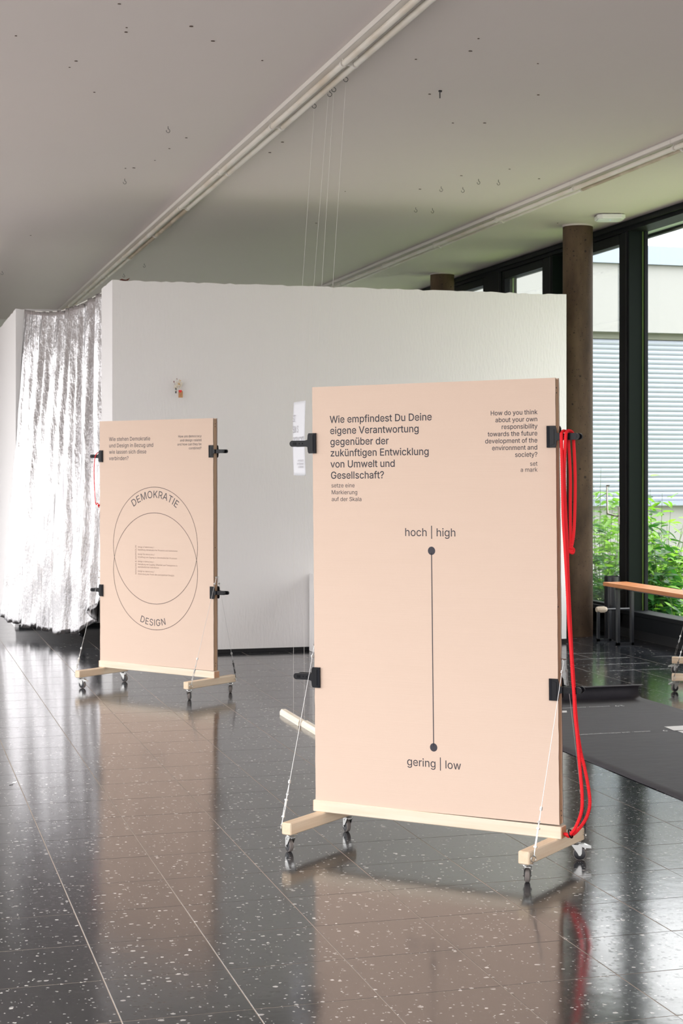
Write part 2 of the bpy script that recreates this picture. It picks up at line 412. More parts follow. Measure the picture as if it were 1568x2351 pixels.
# floor: grout bed with one tile per object near the camera, the rest joined
floor = struct(MB().box((-2.6, -2.1, -.30), (7.05, 26.1, -.0008)).obj('floor', M_grout))
TW = .3978; TX0, TY0 = .6726, 6.3175
fwd = Vector((math.sin(YAW), math.cos(YAW), 0)); rgt = Vector((math.cos(YAW), -math.sin(YAW), 0))
tile_me = MB().box((0, 0, -.01), (TW-.0035, TW-.0035, 0), bev=.0005).mesh('tile', M_tile)
cells = []
for i in range(-8, 16):
    for j in range(-26, 50):
        x, y = TX0+i*TW, TY0+j*TW
        if x > 6.92 or x+TW < XL or y+TW < -2 or y > 26: continue
        c = Vector((x+TW/2, y+TW/2, -1.62)); D = c.dot(fwd); R = c.dot(rgt)
        vis = D > 2 and abs(R/D) < .245 and 1.62/D < .365
        cells.append((0 if vis else 1, D, x, y))
cells.sort()
rest = MB(); ntile = 0
for k, (nv, D, x, y) in enumerate(cells):
    if x+TW > 6.84 or nv or ntile >= 290:
        x1 = min(x+TW-.0035, 6.925); rest.box((x, y, -.01), (x1, y+TW-.0035, 0))
    else:
        ntile += 1
        t = part('tile', tile_me, floor, (x+.0018, y+.0018, rnd.uniform(0, .0002)), rot=(rnd.uniform(-.0004, .0004), rnd.uniform(-.0004, .0004), 0))
t = rest.obj('tile', M_tile, floor); t['kind'] = 'stuff'

# right-hand glazing -------------------------------------------------
def box_part(name, lo, hi, m_, parent, bev=0.): return MB().box(lo, hi, bev=bev).obj(name, m_, parent)
YS = 10.9
g1 = struct(bpy.data.objects.new('window_2', None)); C.objects.link(g1)
box_part('head_rail', (6.84, YS, 3.90), (7.05, 26, 4.0), M_frame, g1)
box_part('head_rail', (6.80, YS, 3.935), (6.84, 26, 3.965), M_frame, g1)
box_part('sill_rail', (6.86, YS, .10), (7.05, 26, .27), M_frame, g1)
box_part('sill_ledge', (6.83, YS, .235), (6.90, 26, .275), M_frame, g1, .004)
box_part('sill_foot', (6.93, YS, -.25), (7.05, 26, .10), M_black, g1)
def post_(y0, y1):
    box_part('post', (6.85, y0, .27), (7.045, y1, 3.90), M_frame, g1)
    # grooves of the profile and a painted green reflection, as a strip beside the pane
    box_part('profile_line', (6.842, y0+.035, .27), (6.85, y0+.05, 3.90), M_black, g1)
    box_part('reveal', (6.853, y0-.004, .27), (6.985, y0, 3.90), M_reveal, g1)
    box_part('reflection_strip', (6.992, y0-.007, .27), (7.006, y0, 3.90), M_reflection, g1)
def fixed(y0, y1, m_=M_glass):
    box_part('pane', (7.012, y0, .27), (7.02, y1, 3.90), m_, g1)
    box_part('pane_frame', (7.005, y1-.03, .27), (7.04, y1, 3.90), M_frame, g1)
def leaf(y0, y1, handle=False, top=3.81):
    fw = .075
    box_part('leaf_frame', (6.86, y0, .14), (6.93, y0+fw, 3.895), M_frame, g1, .004)
    box_part('leaf_frame', (6.86, y1-fw, .14), (6.93, y1, 3.895), M_frame, g1, .004)
    box_part('leaf_frame', (6.86, y0+fw, top), (6.93, y1-fw, 3.895), M_frame, g1, .004)
    box_part('leaf_frame', (6.86, y0+fw, .14), (6.93, y1-fw, .30), M_frame, g1, .004)
    box_part('pane', (6.895, y0+fw, .30), (6.903, y1-fw, top), M_glass, g1)
fixed(YS, 14.063)
post_(14.063, 14.215)
leaf(14.215, 15.45, top=3.80)
fixed(15.45, 15.87, M_glass_green)  # added narrow pane, showing the reflection as green tint
post_(15.89, 16.11)
leaf(16.11, 17.36)
post_(17.37, 17.9)
leaf(17.9, 19.3); post_(19.3, 19.5); leaf(19.5, 21.2); post_(21.2, 21.4); fixed(21.4, 26)
# handle of the opening leaf
hb = MB().tube([(6.842, 14.25, 1.09), (6.842, 14.25, 1.26)], .011, 10)
h = hb.obj('window_handle', M_gold, g1, True)
h2 = MB().tube(smoothpath([(6.845, 14.25, 1.17), (6.80, 14.25, 1.175), (6.793, 14.30, 1.18), (6.79, 14.385, 1.19), (6.79, 14.40, 1.21), (6.79, 14.415, 1.44), (6.79, 14.40, 1.462), (6.79, 14.37, 1.463)], 4), .008, 8)
h2.obj('handle_grip', M_gold, h, True)

# columns
def column(x, y, label):
    b = MB(); prof = [(.147, 0), (.147, .02), (.146, .04), (.146, 3.985), (.150, 3.99), (.150, CZ)]
    t = thing('concrete_column', label, 'column', (x, y, 0))
    MB().lathe([(.146, 0), (.146, 3.985)], (0, 0, 0), (0, 0, 1), 40).obj('shaft', M_concrete, t, True)
    MB().lathe([(.151, 3.985), (.154, CZ)], (0, 0, 0), (0, 0, 1), 40).obj('paint_collar', M_ceil, t, True)
column(6.52, 14.50, 'round raw brown concrete column standing right of the white partition wall, full height visible')
column(6.54, 18.52, 'round concrete column whose top alone shows above the white partition wall')

# partition wall and booth --------------------------------------------
def wobbly_top(x0, x1, y0, y1, z0, z1, along='x', seed=1, n=60):
    r = random.Random(seed); b = MB(); vs = []; fs = []
    for i in range(n+1):
        t = i/n; dz = r.choice([0, 0, 0, -.004, -.008, -.002, .002]) if 0 < i < n else 0
        if along == 'x': a = (x0+(x1-x0)*t, y0); c = (x0+(x1-x0)*t, y1)
        else: a = (x0, y0+(y1-y0)*t); c = (x1, y0+(y1-y0)*t)
        vs += [(*a, z0), (*a, z1+dz), (*c, z1+dz*.5), (*c, z0)]
    for i in range(n):
        q = i*4
        for k in range(4): fs.append((q+k, q+(k+1) % 4, q+4+(k+1) % 4, q+4+k))
    fs.append((0, 3, 2, 1)); fs.append((n*4, n*4+1, n*4+2, n*4+3))
    if along == 'y': fs = [tuple(reversed(f)) for f in fs]
    return b.add(vs, [tuple(reversed(f)) for f in fs])
pw = struct(wobbly_top(1.905, 6.157, 13.95, 14.12, .035, 3.262, 'x', 3, 90).obj('wall_centre', M_wall))
box_part('plinth', (1.93, 13.99, 0), (6.14, 14.10, .035), M_black, pw)
pw2 = struct(wobbly_top(1.905, 2.05, 14.12, 14.66, .035, 3.262, 'y', 4, 12).obj('wall_return', M_wall))
box_part('plinth', (1.93, 14.1, 0), (2.03, 14.64, .035), M_black, pw2)
bw = struct(wobbly_top(1.30, 3.2, 16.72, 16.86, .035, 3.262, 'x', 5, 30).obj('wall_far', M_wall))
box_part('plinth', (1.34, 16.76, 0), (3.1, 16.84, .035), M_black, bw)
bw2 = struct(wobbly_top(1.30, 1.44, 16.86, 25.9, .0, 3.262, 'y', 6, 60).obj('wall_side', M_wall))
struct(MB().box((2.35, 14.13, 0), (2.45, 16.71, 3.2)).obj('wall_booth_shade', M_dark))  # added dark sheet that paints the unlit booth interior
dl = MB().add([(1.97, 13.99, 3.264), (2.03, 13.985, 3.27), (2.065, 13.99, 3.288), (2.05, 14.0, 3.266), (2.03, 14.02, 3.262), (1.99, 14.0, 3.278)], [(0, 1, 3), (1, 2, 3), (0, 3, 4), (0, 5, 1), (0, 4, 5)])
tag(dl.obj('dry_leaf', M_rust), 'small reddish dry leaf on top of the partition wall near its left corner', 'leaf')

# silver foil curtain --------------------------------------------------
def curtain():
    b = MB(); ns, nz = 300, 70; vs = []
    top0, top1 = Vector((1.935, 14.66)), Vector((1.39, 16.62)); bot0, bot1 = Vector((1.86, 14.55)), Vector((1.17, 16.50))
    r = random.Random(5); ph = [r.uniform(0, 6.28) for _ in range(12)]
    nrm = Vector((-.96, -.27))
    for j in range(nz+1):
        v = j/nz
        for i in range(ns+1):
            s = i/ns
            zt = 3.245-.09*math.sin(PI*s)
            zb = .09+.42*max(0, 1-s/.16)**1.5+.07*max(0, (s-.8)/.2)+.012*math.sin(37*s+ph[0])+.006*math.sin(140*s)
            z = zt+(zb-zt)*v
            a = top0.lerp(top1, s); c = bot0.lerp(bot1, s); p = a.lerp(c, v**1.3)
            w = v**.6
            amp = .022+.038*w
            sh = s+.012*math.sin(5*v+ph[1])+.02*v*math.sin(9*s)
            f = math.sin(2*PI*7*sh+ph[2]+2.6*math.sin(2*PI*1.7*sh+ph[3]))
            f += .5*math.sin(2*PI*17*sh+ph[4]+1.1*v+2*math.sin(2*PI*3.1*sh))*(.6+.4*math.sin(7*sh+ph[10]))+.18*math.sin(2*PI*34*sh+ph[5]-2*v)
            f2 = .35*math.sin(2*PI*5*sh+ph[6])*math.sin(3*v+ph[7])
            k = amp*(f+f2)
            k += .010*math.sin(26*v+30*sh+ph[8])*math.sin(11*v-50*sh+ph[9])*w
            bulge = .09*math.sin(PI*min(1, v))*math.sin(PI*s)
            q = p+nrm*(k+bulge*.6)
            vs.append((q.x, q.y, z))
    fs = [(j*(ns+1)+i, j*(ns+1)+i+1, (j+1)*(ns+1)+i+1, (j+1)*(ns+1)+i) for j in range(nz) for i in range(ns)]
    b.add(vs, fs); return b
t = curtain().obj('foil_curtain', M_foil, smooth=False); t.data.shade_smooth()
tag(t, 'crinkled shiny silver foil curtain hanging between the white walls at the left', 'curtain')
sld = t.modifiers.new('thickness', 'SOLIDIFY'); sld.thickness = .0015
# hanging line of the curtain
tag(MB().tube(smoothpath([(1.93, 14.66, 3.235), (1.66, 15.64, 3.15), (1.39, 16.62, 3.235)], 12), .004, 6).obj('curtain_cord', M_string), 'thin cord carrying the top edge of the silver foil curtain', 'cord')

# pedestal behind the front board
tag(MB().box((3.66, 13.45, 0), (4.2, 13.93, .69), bev=.004).obj('white_pedestal', M_wall), 'low white block standing against the partition wall, mostly hidden behind the near cardboard board', 'pedestal')

# ceiling fittings ------------------------------------------------------
ORD = ['nearest', 'second', 'third', 'fourth', 'fifth', 'sixth', 'seventh', 'eighth', 'ninth', 'tenth', 'eleventh', 'twelfth', 'thirteenth']
PL = 1.757
def batten_meshes():
    hous = MB()
    hous.box((0, 0, -.034), (.058, PL-.004, 0), bev=.003)                 # channel on the ceiling
    tray = MB().box((.058, .0, -.012), (.128, PL-.004, 0)).box((.084, 0, -.020), (.088, PL-.004, -.012))
    rib = MB().box((.006, 0, -.0345), (.0075, PL-.004, -.034)).box((-.001, 0, -.006), (0, PL-.004, -.004))
    sock = MB()
    sock.prism([(.036, -.02), (.040, -.070), (.118, -.070), (.128, -.014)], (0, .012, 0), (1, 0, 0), (0, 0, 1), (0, .012, 0))
    for x in (.043, .113): sock.lathe([(.020, 0), (.022, .004), (.022, .018), (.019, .022)], (x, .010, -.062), (0, 1, 0), 14)
    tubes = []
    tb = MB().lathe([(.012, .0), (.0185, .006), (.0185, PL-.04), (.012, PL-.034)], (0, 0, 0), (0, 1, 0), 14)
    clip = MB().box((.074, .45, -.04), (.080, .462, -.012)); start = MB().box((.070, .16, -.045), (.084, .19, -.012))
    return hous, tray, rib, sock, tb, clip, start
hous, tray, rib, sock, tb, clip, start = batten_meshes()
hm = hous.mesh('housing', M_lamp); tm = tray.mesh('tray', M_lampdark); rm = rib.mesh('profile_line', M_lampdark)
skm = sock.mesh('lamp_holder', M_lamp, True); tbm = tb.mesh('fluorescent_tube', M_tube, True); tbo = tb.mesh('fluorescent_tube', M_tube_old, True)
cm = clip.mesh('spring_clip', M_dsteel); stm = start.mesh('lamp_starter', M_dsteel)
def rail(x, y0, n, desc, grp, old):
    for i in range(n):
        t = thing('tube_light_fitting', '%s twin tube light fitting %s' % (ORD[i], desc), 'ceiling light', (x, y0+i*PL, CZ), 0, grp)
        part('housing', hm, t); part('tray', tm, t); part('profile_line', rm, t); part('lamp_holder', skm, t)
        part('fluorescent_tube', tbm, t, (.043, .028, -.062))
        q = part('fluorescent_tube', tbo if i in old else tbm, t, (.113, .028, -.062))
        if i in old: q['label'] = 'yellowed dusty tube'
        part('spring_clip', cm, t); part('lamp_starter', stm, t)
rail(2.486, 8.84-2*PL, 12, 'in the long middle row along the ceiling', 'twin tube fittings in the middle ceiling row', (5, 6))
rail(5.445, 8.75, 9, 'in the right-hand ceiling row beside the windows', 'twin tube fittings in the right-hand ceiling row', (0, 1))
def hook(x, y):
    b = MB().tube([(0, 0, 0), (0, 0, -.018)], .0022, 6).torus((0, 0, -.031), (0, 1, 0), .013, .0020, 14, 6, a0=-.5*PI, a1=1.1*PI)
    return b
hkm = hook(0, 0).mesh('ceiling_hook', M_dsteel)
for (x, y) in [(1.9, 11.08), (1.9, 13.17), (2.9, 18.53), (2.81, 19.55), (2.69, 9.73), (2.68, 10.07), (2.68, 9.33), (4.69, 12.39), (4.86, 12.38), (4.51, 12.8), (4.7, 12.79), (4.65, 13.89), (4.81, 13.89), (1.37, 19.69), (2.68, 9.6)]:
    q = part('ceiling_hook', hkm, ceil, (x, y, CZ), rz=rnd.uniform(-.6, .6))
part('ceiling_hook', MB().tube([(0, 0, 0), (0, 0, -.05)], .004, 6).tube([(-.008, 0, -.004), (.012, 0, -.006)], .007, 6).mesh('ceiling_hook', M_dsteel), ceil, (3.36, 9.56, CZ))
anm = MB().lathe([(.011, -.003), (.008, .002)], (0, 0, 0), (0, 0, 1), 8).mesh('screw_plug', M_anchor)
for (x, y) in [(0.7, 8.99), (1.16, 8.23), (1.26, 8.66), (1.27, 8.75), (1.06, 9.61), (1.08, 9.45), (1.28, 10.2), (1.76, 8.8), (2.09, 11.42), (2.04, 11.84), (1.9, 12.67), (1.84, 12.71), (2.12, 9.14), (2.79, 11.38), (2.79, 11.78), (4.02, 15.03), (3.69, 8.77), (4.0, 9.5), (4.5, 12.28), (4.77, 11.91), (3.33, 9.67), (2.97, 8.87), (4.38, 12.97), (1.44, 16.61), (3.21, 8.61), (3.16, 8.35), (3.97, 10.37), (3.8, 13.25), (3.76, 10.43), (5.16, 12.24), (6.26, 14.39), (2.01, 12.32), (1.59, 8.54)]:
    q = part('screw_plug', anm, ceil, (x, y, CZ)); k = rnd.uniform(.5, 1.15); q.scale = (k, k*rnd.uniform(.6, 1), 1)
# access point
ap = thing('wireless_access_point', 'flat white square wireless box on the ceiling beside the concrete column', 'electronic device', (6.54, 13.82, CZ), math.radians(-16))
poly = [(-.13, -.09), (-.09, -.13), (.09, -.13), (.13, -.09), (.13, .09), (.09, .13), (-.09, .13), (-.13, .09)]
MB().prism([(x*.8, y*.8) for x, y in poly], (0, 0, -.008), (1, 0, 0), (0, 1, 0), (0, 0, .008)).obj('mount_plate', M_black, ap)
b = MB().prism(poly, (0, 0, -.04), (1, 0, 0), (0, 1, 0), (0, 0, .032)).prism([(x*.9, y*.9) for x, y in poly], (0, 0, -.048), (1, 0, 0), (0, 1, 0), (0, 0, .008))
b.obj('housing', M_whiteplastic, ap); MB().ball((0, -.02, -.049), .003).obj('status_light', M_led, ap)

# things by the window --------------------------------------------------
t = thing('slatted_bench', 'long orange-brown slatted wooden bench on black steel frames before the glass wall', 'bench', (6.46, 0, 0))
for k in range(3): MB().box((k*.083, 9.2, .535), (k*.083+.076, 13.80, .57), bev=.003).obj('slat', M_bench, t)
for yy in (13.58, 11.5, 9.5):
    b = MB().box((.045, yy, 0), (.07, yy+.04, .51)).box((.185, yy, 0), (.21, yy+.04, .51)).box((.045, yy, 0), (.21, yy+.04, .022)).box((.02, yy, .51), (.225, yy+.04, .535))
    b.obj('leg_frame', M_bin, t)
MB().box((.11, 9.5, .51), (.14, 13.6, .53)).obj('stretcher', M_bin, t)
t = thing('black_cylinder_bin', 'slim black cylindrical metal bin standing behind the left end of the bench', 'bin', (6.70, 14.11, 0))
MB().lathe([(.070, 0), (.073, .01), (.073, .598), (.068, .602), (.066, .57), (.01, .565)], (0, 0, 0), (0, 0, 1), 28).obj('body', M_bin, t, True)
t = thing('pipe_valve', 'beige ribbed thermostat knob on a black pipe frame left of the bench', 'heating valve', (0, 0, 0))
b = MB()
for k in range(14):
    a0 = 2*PI*k/14
p0, p1 = Vector((6.475, 13.98, .297)), Vector((6.585, 13.98, .297))
b.lathe([(.020, 0), (.026, .006), (.028, .03), (.028, .085), (.024, .10), (.016, .11)], p0, (1, 0, 0), 18)
for k in range(12):
    a = 2*PI*k/12; b.box((.02, -.002, -.002), (.085, .002, .002), M=Matrix.Translation(p0+Vector((0, math.cos(a)*.028, math.sin(a)*.028))))
b.obj('thermostat_knob', M_knob, t, True)
b = MB().cyl(p1, (6.84, 13.98, .297), .012, 12); b.box((6.48, 13.96, 0), (6.505, 13.985, .275)).box((6.48, 13.96, 0), (6.62, 13.985, .02)).box((6.60, 13.96, 0), (6.625, 13.985, .29))
b.obj('pipe_frame', M_bin, t)
# low convector box along the sill
tag(MB().box((6.62, 14.9, .05), (6.80, 17.5, .22), bev=.006).box((6.64, 14.95, 0), (6.78, 15.0, .05)).box((6.64, 17.3, 0), (6.78, 17.35, .05)).obj('floor_convector', M_bin), 'low black convector box on the floor behind the column', 'radiator')

# ---------------------------------------------------------------- outside
YB = 22.8
bd = thing('white_building', 'low white building across the garden with closed pale blinds and flat roof', 'building')
MB().box((6.95, YB, 3.75), (30, YB+.4, 4.80)).box((6.95, YB+.05, -.4), (30, YB+.4, 1.06)).obj('wall', M_facade, bd)
MB().box((6.95, YB-.06, 4.805), (30, YB+.5, 5.09)).obj('roof_coping', M_coping, bd)
MB().box((6.95, YB+.3, 1.06), (30, YB+.4, 3.75)).obj('window_band', M_gapd, bd)
MB().box((6.95, YB-.05, 1.06), (30, YB+.3, 1.13)).obj('sill', M_coping, bd)
MB().box((6.95, YB+.12, 3.65), (30, YB+.3, 3.75)).obj('blind_box', M_olive, bd)
for x in (10.93, 12.95):
    MB().box((x, YB-.004, 3.75), (x+.012, YB, 4.8)).obj('panel_joint', M_gapd, bd)
slat = MB()
n = 40
vs = []; fs = []
for k in range(7):
    u = k/6; vs.append((0, -.030*math.sin(u*PI)*.55-.012*(1-u), .076*(u-.5))); vs.append((1, -.030*math.sin(u*PI)*.55-.012*(1-u), .076*(u-.5)))
for k in range(6): fs.append((k*2, k*2+1, k*2+3, k*2+2))
slat.add(vs, fs); slm = slat.mesh('slat', M_slat, True)
k = 0; z = 3.60
while z > 1.15:
    for (xa, xb) in ((6.97, 10.0), (10.03, 12.9), (12.93, 16)):
        q = part('slat', slm, bd, (xa, YB+.12, z)); q.scale = (xb-xa, 1, 1)
    z -= .0737
for x in (7.4, 9.6, 10.45, 12.18, 13.3): MB().cyl((x, YB+.09, 1.14), (x, YB+.09, 3.65), .006, 6).obj('blind_cord', M_gapd, bd)

# shrubs
def leafmesh(name, m_, L_=.17, W=.062):
    n = 5; vs = []; fs = []
    for i in range(n+1):
        t = i/n; w = W*.5*math.sin(PI*min(1, t**.75))*(1-.15*t)+.0008; z = -.025*t*t
        vs += [(L_*t, -w, z+.006), (L_*t, 0, z), (L_*t, w, z+.006)]
    for i in range(n): fs += [(i*3, i*3+3, i*3+4, i*3+1), (i*3+1, i*3+4, i*3+5, i*3+2)]
    b = MB().add(vs, fs); return b.mesh(name, m_, True)
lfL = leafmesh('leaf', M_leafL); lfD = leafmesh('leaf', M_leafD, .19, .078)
def shrub(x, y, h, sd, nst, label, light=.5, spread=.5, tall=1.0, nleaf=None):
    r = random.Random(sd); t = thing('garden_shrub', label, 'shrub', (x, y, -.25), 0, 'shrubs growing outside the glass wall')
    cnt = 0; st = MB()
    for k in range(nst):
        a = r.uniform(0, 6.28); lean = r.uniform(.05, 1)*spread; hh = h*r.uniform(.55, 1.0)
        base = Vector((r.uniform(-.12, .12), r.uniform(-.12, .12), 0))
        pts = [base+Vector((math.cos(a)*lean*u**1.6, math.sin(a)*lean*u**1.6, hh*u)) for u in [i/8 for i in range(9)]]
        st.tube(pts, [.007*(1-.75*i/8) for i in range(9)], 5)
        u = .18
        while u < 1.0 and cnt < 290:
            i = min(7, int(u*8)); f = u*8-i; p = pts[i].lerp(pts[i+1], f)
            for side in range(3 if u < .93 else 5):
                aa = a+side*2.1+u*9+r.uniform(-.5, .5); up = r.uniform(-.25, .45)
                if cnt >= 290: break
                # short twig with leaves
                tw = Vector((math.cos(aa), math.sin(aa), .35+up))*r.uniform(.05, .16)
                lit = r.random() < light*(.4+u)  # painted light: the paler green grows likelier towards the stem tips
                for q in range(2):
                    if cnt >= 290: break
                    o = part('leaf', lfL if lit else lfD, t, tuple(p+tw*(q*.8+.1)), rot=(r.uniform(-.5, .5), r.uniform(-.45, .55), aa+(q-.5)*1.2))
                    s = r.uniform(.55, 1.05); o.scale = (s, s, s); cnt += 1
            u += .055+r.uniform(0, .03)
    st.obj('stem', M_stem, t)
shrub(7.85, 16.69, 1.90, 1, 9, 'tall light green leafy shrub outside, seen between concrete column and window frame', 0.95, 0.34)
shrub(7.41, 15.88, 1.35, 2, 9, 'low dark green shrub outside the window, right of the concrete column base', 0.20, 0.36)
shrub(8.52, 17.95, 1.70, 3, 9, 'loose green shrub outside just right of the column, behind the nearer ones', 0.60, 0.45)
shrub(8.08, 16.00, 1.75, 4, 9, 'green shrub with long leaves outside, right of the wide window post', 0.70, 0.34)
shrub(7.92, 15.32, 1.62, 9, 9, 'leafy mid green shrub outside the right-hand pane, taller than the bench', 0.50, 0.38)
shrub(7.51, 14.81, 1.35, 5, 10, 'dense dark green shrub outside behind the slatted bench', 0.20, 0.40)
shrub(8.55, 16.28, 1.45, 6, 9, 'bright green shrub outside at the right edge, behind the others', 0.75, 0.45)
shrub(7.66, 14.67, 1.00, 7, 9, 'small dark shrub hugging the window sill outside behind the bench', 0.25, 0.35)
shrub(7.33, 15.49, 1.00, 8, 10, 'dark bushy shrub outside behind the black cylinder bin', 0.20, 0.36)
shrub(9.04, 17.60, 1.50, 11, 9, 'airy green shrub outside in front of the blinds, furthest of the row', 0.60, 0.50)

# ================================================================== LETTERING
# letter outlines: advance, then closed outlines as x, y pairs (thousandths)
GL = {}
GL[chr(38)] = [448, [[197, -7, 150, -2, 110, 12, 78, 34, 54, 62, 39, 96, 34, 133, 37, 163, 47, 189, 63, 213, 85, 235, 111, 256, 140, 279, 216, 335, 226, 343, 237, 352, 246, 363, 255, 375, 260, 389, 262, 405, 258, 427, 245, 445, 226, 457, 201, 461, 184, 459, 168, 453, 155, 444, 145, 431, 139, 416, 137, 399, 139, 380, 145, 363, 155, 346, 169, 327, 185, 307, 204, 284, 438, 0, 364, 0, 171, 231, 121, 293, 102, 319, 87, 344, 78, 370, 75, 398, 79, 430, 91, 458, 109, 481, 134, 499, 165, 510, 200, 513, 235, 510, 266, 499, 290, 482, 308, 459, 320, 433, 324, 404, 322, 382, 315, 362, 305, 342, 291, 325, 275, 308, 256, 293, 154, 217, 128, 195, 110, 174, 100, 154, 97, 131, 100, 108, 109, 87, 124, 70, 143, 57, 166, 49, 193, 46, 223, 50, 251, 59, 278, 75, 301, 95, 321, 121, 336, 151, 346, 186, 349, 224, 408, 224, 405, 180, 397, 144, 385, 115, 371, 92, 357, 75, 345, 62, 333, 47, 305, 23, 271, 7, 234, -3]]]
GL[chr(44)] = [188, [[38, -119, 68, 71, 137, 71, 84, -119]]]
GL[chr(45)] = [453, [[337, 244, 337, 188, 114, 188, 114, 244]]]
GL[chr(47)] = [249, [[235, 533, 71, -76, 14, -76, 178, 533]]]
GL[chr(49)] = [453, [[76, 0, 76, 55, 391, 55, 391, 0], [276, 509, 276, 0, 212, 0, 212, 448, 209, 448, 86, 358, 86, 427, 198, 509]]]
GL[chr(57)] = [453, [[226, 516, 271, 510, 310, 494, 343, 468, 368, 434, 384, 393, 389, 347, 385, 309, 373, 270, 350, 224, 315, 168, 200, 0, 130, 0, 301, 248, 307, 248, 299, 234, 287, 221, 273, 210, 257, 202, 238, 196, 218, 195, 175, 199, 137, 214, 106, 237, 83, 269, 68, 307, 64, 352, 69, 397, 85, 436, 110, 469, 143, 494, 182, 510], [226, 460, 199, 457, 174, 446, 154, 429, 138, 407, 129, 381, 125, 352, 129, 322, 138, 295, 154, 274, 174, 257, 199, 247, 226, 243, 254, 247, 279, 257, 299, 273, 314, 295, 324, 321, 327, 350, 324, 381, 314, 407, 299, 429, 279, 446, 254, 457]]]
GL[chr(63)] = [358, [[132, 152, 132, 159, 134, 200, 141, 230, 153, 252, 168, 269, 187, 284, 209, 298, 230, 314, 247, 334, 258, 357, 262, 384, 259, 406, 250, 425, 237, 441, 220, 452, 200, 459, 178, 462, 157, 459, 137, 453, 120, 441, 106, 425, 96, 404, 92, 378, 27, 378, 33, 418, 49, 452, 73, 479, 103, 499, 138, 511, 178, 516, 219, 511, 255, 498, 284, 478, 306, 451, 319, 418, 324, 382, 319, 344, 306, 311, 284, 284, 254, 261, 235, 248, 219, 235, 207, 221, 200, 205, 195, 185, 194, 158, 194, 152], [164, -4, 146, -1, 131, 9, 121, 24, 118, 41, 121, 58, 131, 73, 146, 83, 164, 86, 181, 83, 196, 73, 206, 58, 209, 41, 206, 24, 196, 9, 181, -1]]]
GL[chr(65)] = [480, [[16, 0, 201, 509, 276, 509, 463, 0, 395, 0, 287, 302, 276, 334, 264, 372, 250, 420, 232, 478, 245, 478, 228, 419, 213, 371, 201, 333, 191, 302, 85, 0], [110, 142, 110, 199, 370, 199, 370, 142]]]
GL[chr(66)] = [456, [[60, 0, 60, 509, 241, 509, 289, 504, 329, 491, 359, 469, 381, 442, 394, 410, 398, 374, 395, 344, 387, 320, 373, 301, 356, 286, 336, 275, 315, 267, 315, 262, 339, 257, 363, 245, 385, 227, 402, 203, 414, 173, 418, 136, 413, 100, 400, 67, 377, 39, 344, 18, 301, 4, 247, 0], [125, 57, 245, 57, 296, 63, 330, 80, 349, 105, 355, 137, 352, 161, 342, 184, 327, 203, 306, 218, 279, 228, 248, 231, 125, 231], [125, 285, 238, 285, 265, 288, 288, 296, 308, 309, 323, 326, 333, 348, 336, 372, 330, 403, 313, 429, 283, 446, 240, 452, 125, 452]]]
GL[chr(67)] = [510, [[267, -7, 225, -3, 186, 7, 150, 25, 119, 49, 92, 79, 70, 115, 53, 157, 44, 203, 40, 254, 44, 305, 53, 352, 70, 393, 92, 429, 119, 459, 150, 484, 186, 501, 225, 512, 267, 516, 305, 513, 340, 504, 373, 490, 402, 471, 427, 447, 448, 418, 463, 385, 473, 348, 408, 348, 401, 373, 389, 395, 375, 413, 357, 428, 337, 440, 315, 449, 292, 454, 267, 456, 223, 450, 184, 432, 150, 403, 125, 364, 109, 314, 103, 254, 109, 194, 125, 145, 151, 105, 184, 76, 223, 59, 267, 53, 292, 55, 315, 60, 337, 69, 357, 81, 375, 96, 389, 114, 401, 136, 408, 160, 473, 160, 463, 124, 448, 91, 428, 62, 402, 38, 373, 19, 341, 5, 305, -4]]]
GL[chr(68)] = [502, [[219, 0, 96, 0, 96, 57, 215, 57, 272, 63, 318, 81, 354, 110, 379, 149, 394, 198, 399, 255, 394, 312, 379, 361, 354, 399, 320, 428, 275, 446, 221, 452, 93, 452, 93, 509, 225, 509, 273, 505, 315, 495, 353, 478, 399, 441, 433, 391, 449, 351, 458, 306, 462, 255, 458, 205, 449, 159, 433, 119, 411, 83, 384, 54, 351, 31, 312, 14, 268, 3], [125, 509, 125, 0, 60, 0, 60, 509]]]
GL[chr(69)] = [419, [[60, 0, 60, 509, 372, 509, 372, 452, 125, 452, 125, 286, 355, 286, 355, 229, 125, 229, 125, 57, 375, 57, 375, 0]]]
GL[chr(71)] = [520, [[269, -7, 225, -3, 185, 7, 149, 25, 118, 49, 91, 79, 69, 116, 53, 157, 43, 203, 40, 254, 43, 305, 53, 352, 69, 393, 91, 429, 117, 459, 149, 484, 184, 501, 223, 512, 265, 516, 304, 513, 340, 504, 374, 489, 403, 469, 429, 445, 449, 416, 465, 384, 474, 349, 408, 349, 399, 372, 387, 393, 373, 411, 356, 427, 337, 439, 315, 448, 291, 454, 265, 456, 222, 450, 183, 432, 150, 404, 125, 364, 109, 314, 103, 254, 109, 194, 125, 145, 151, 105, 184, 76, 224, 59, 269, 53, 309, 57, 345, 71, 374, 93, 396, 123, 410, 160, 415, 202, 434, 199, 283, 199, 283, 256, 478, 256, 478, 200, 471, 141, 451, 91, 419, 50, 377, 19, 326, 0]]]
GL[chr(72)] = [517, [[60, 0, 60, 509, 125, 509, 125, 289, 392, 289, 392, 509, 457, 509, 457, 0, 392, 0, 392, 232, 125, 232, 125, 0]]]
GL[chr(73)] = [300, [[31, 0, 31, 57, 118, 57, 118, 452, 31, 452, 31, 509, 269, 509, 269, 452, 183, 452, 183, 57, 269, 57, 269, 0]]]
GL[chr(75)] = [467, [[104, 145, 104, 216, 122, 239, 139, 261, 157, 282, 174, 303, 193, 324, 212, 344, 364, 509, 448, 509, 231, 276, 228, 276], [60, 0, 60, 509, 125, 509, 125, 334, 124, 225, 125, 193, 125, 0], [372, 0, 188, 259, 228, 309, 449, 0]]]
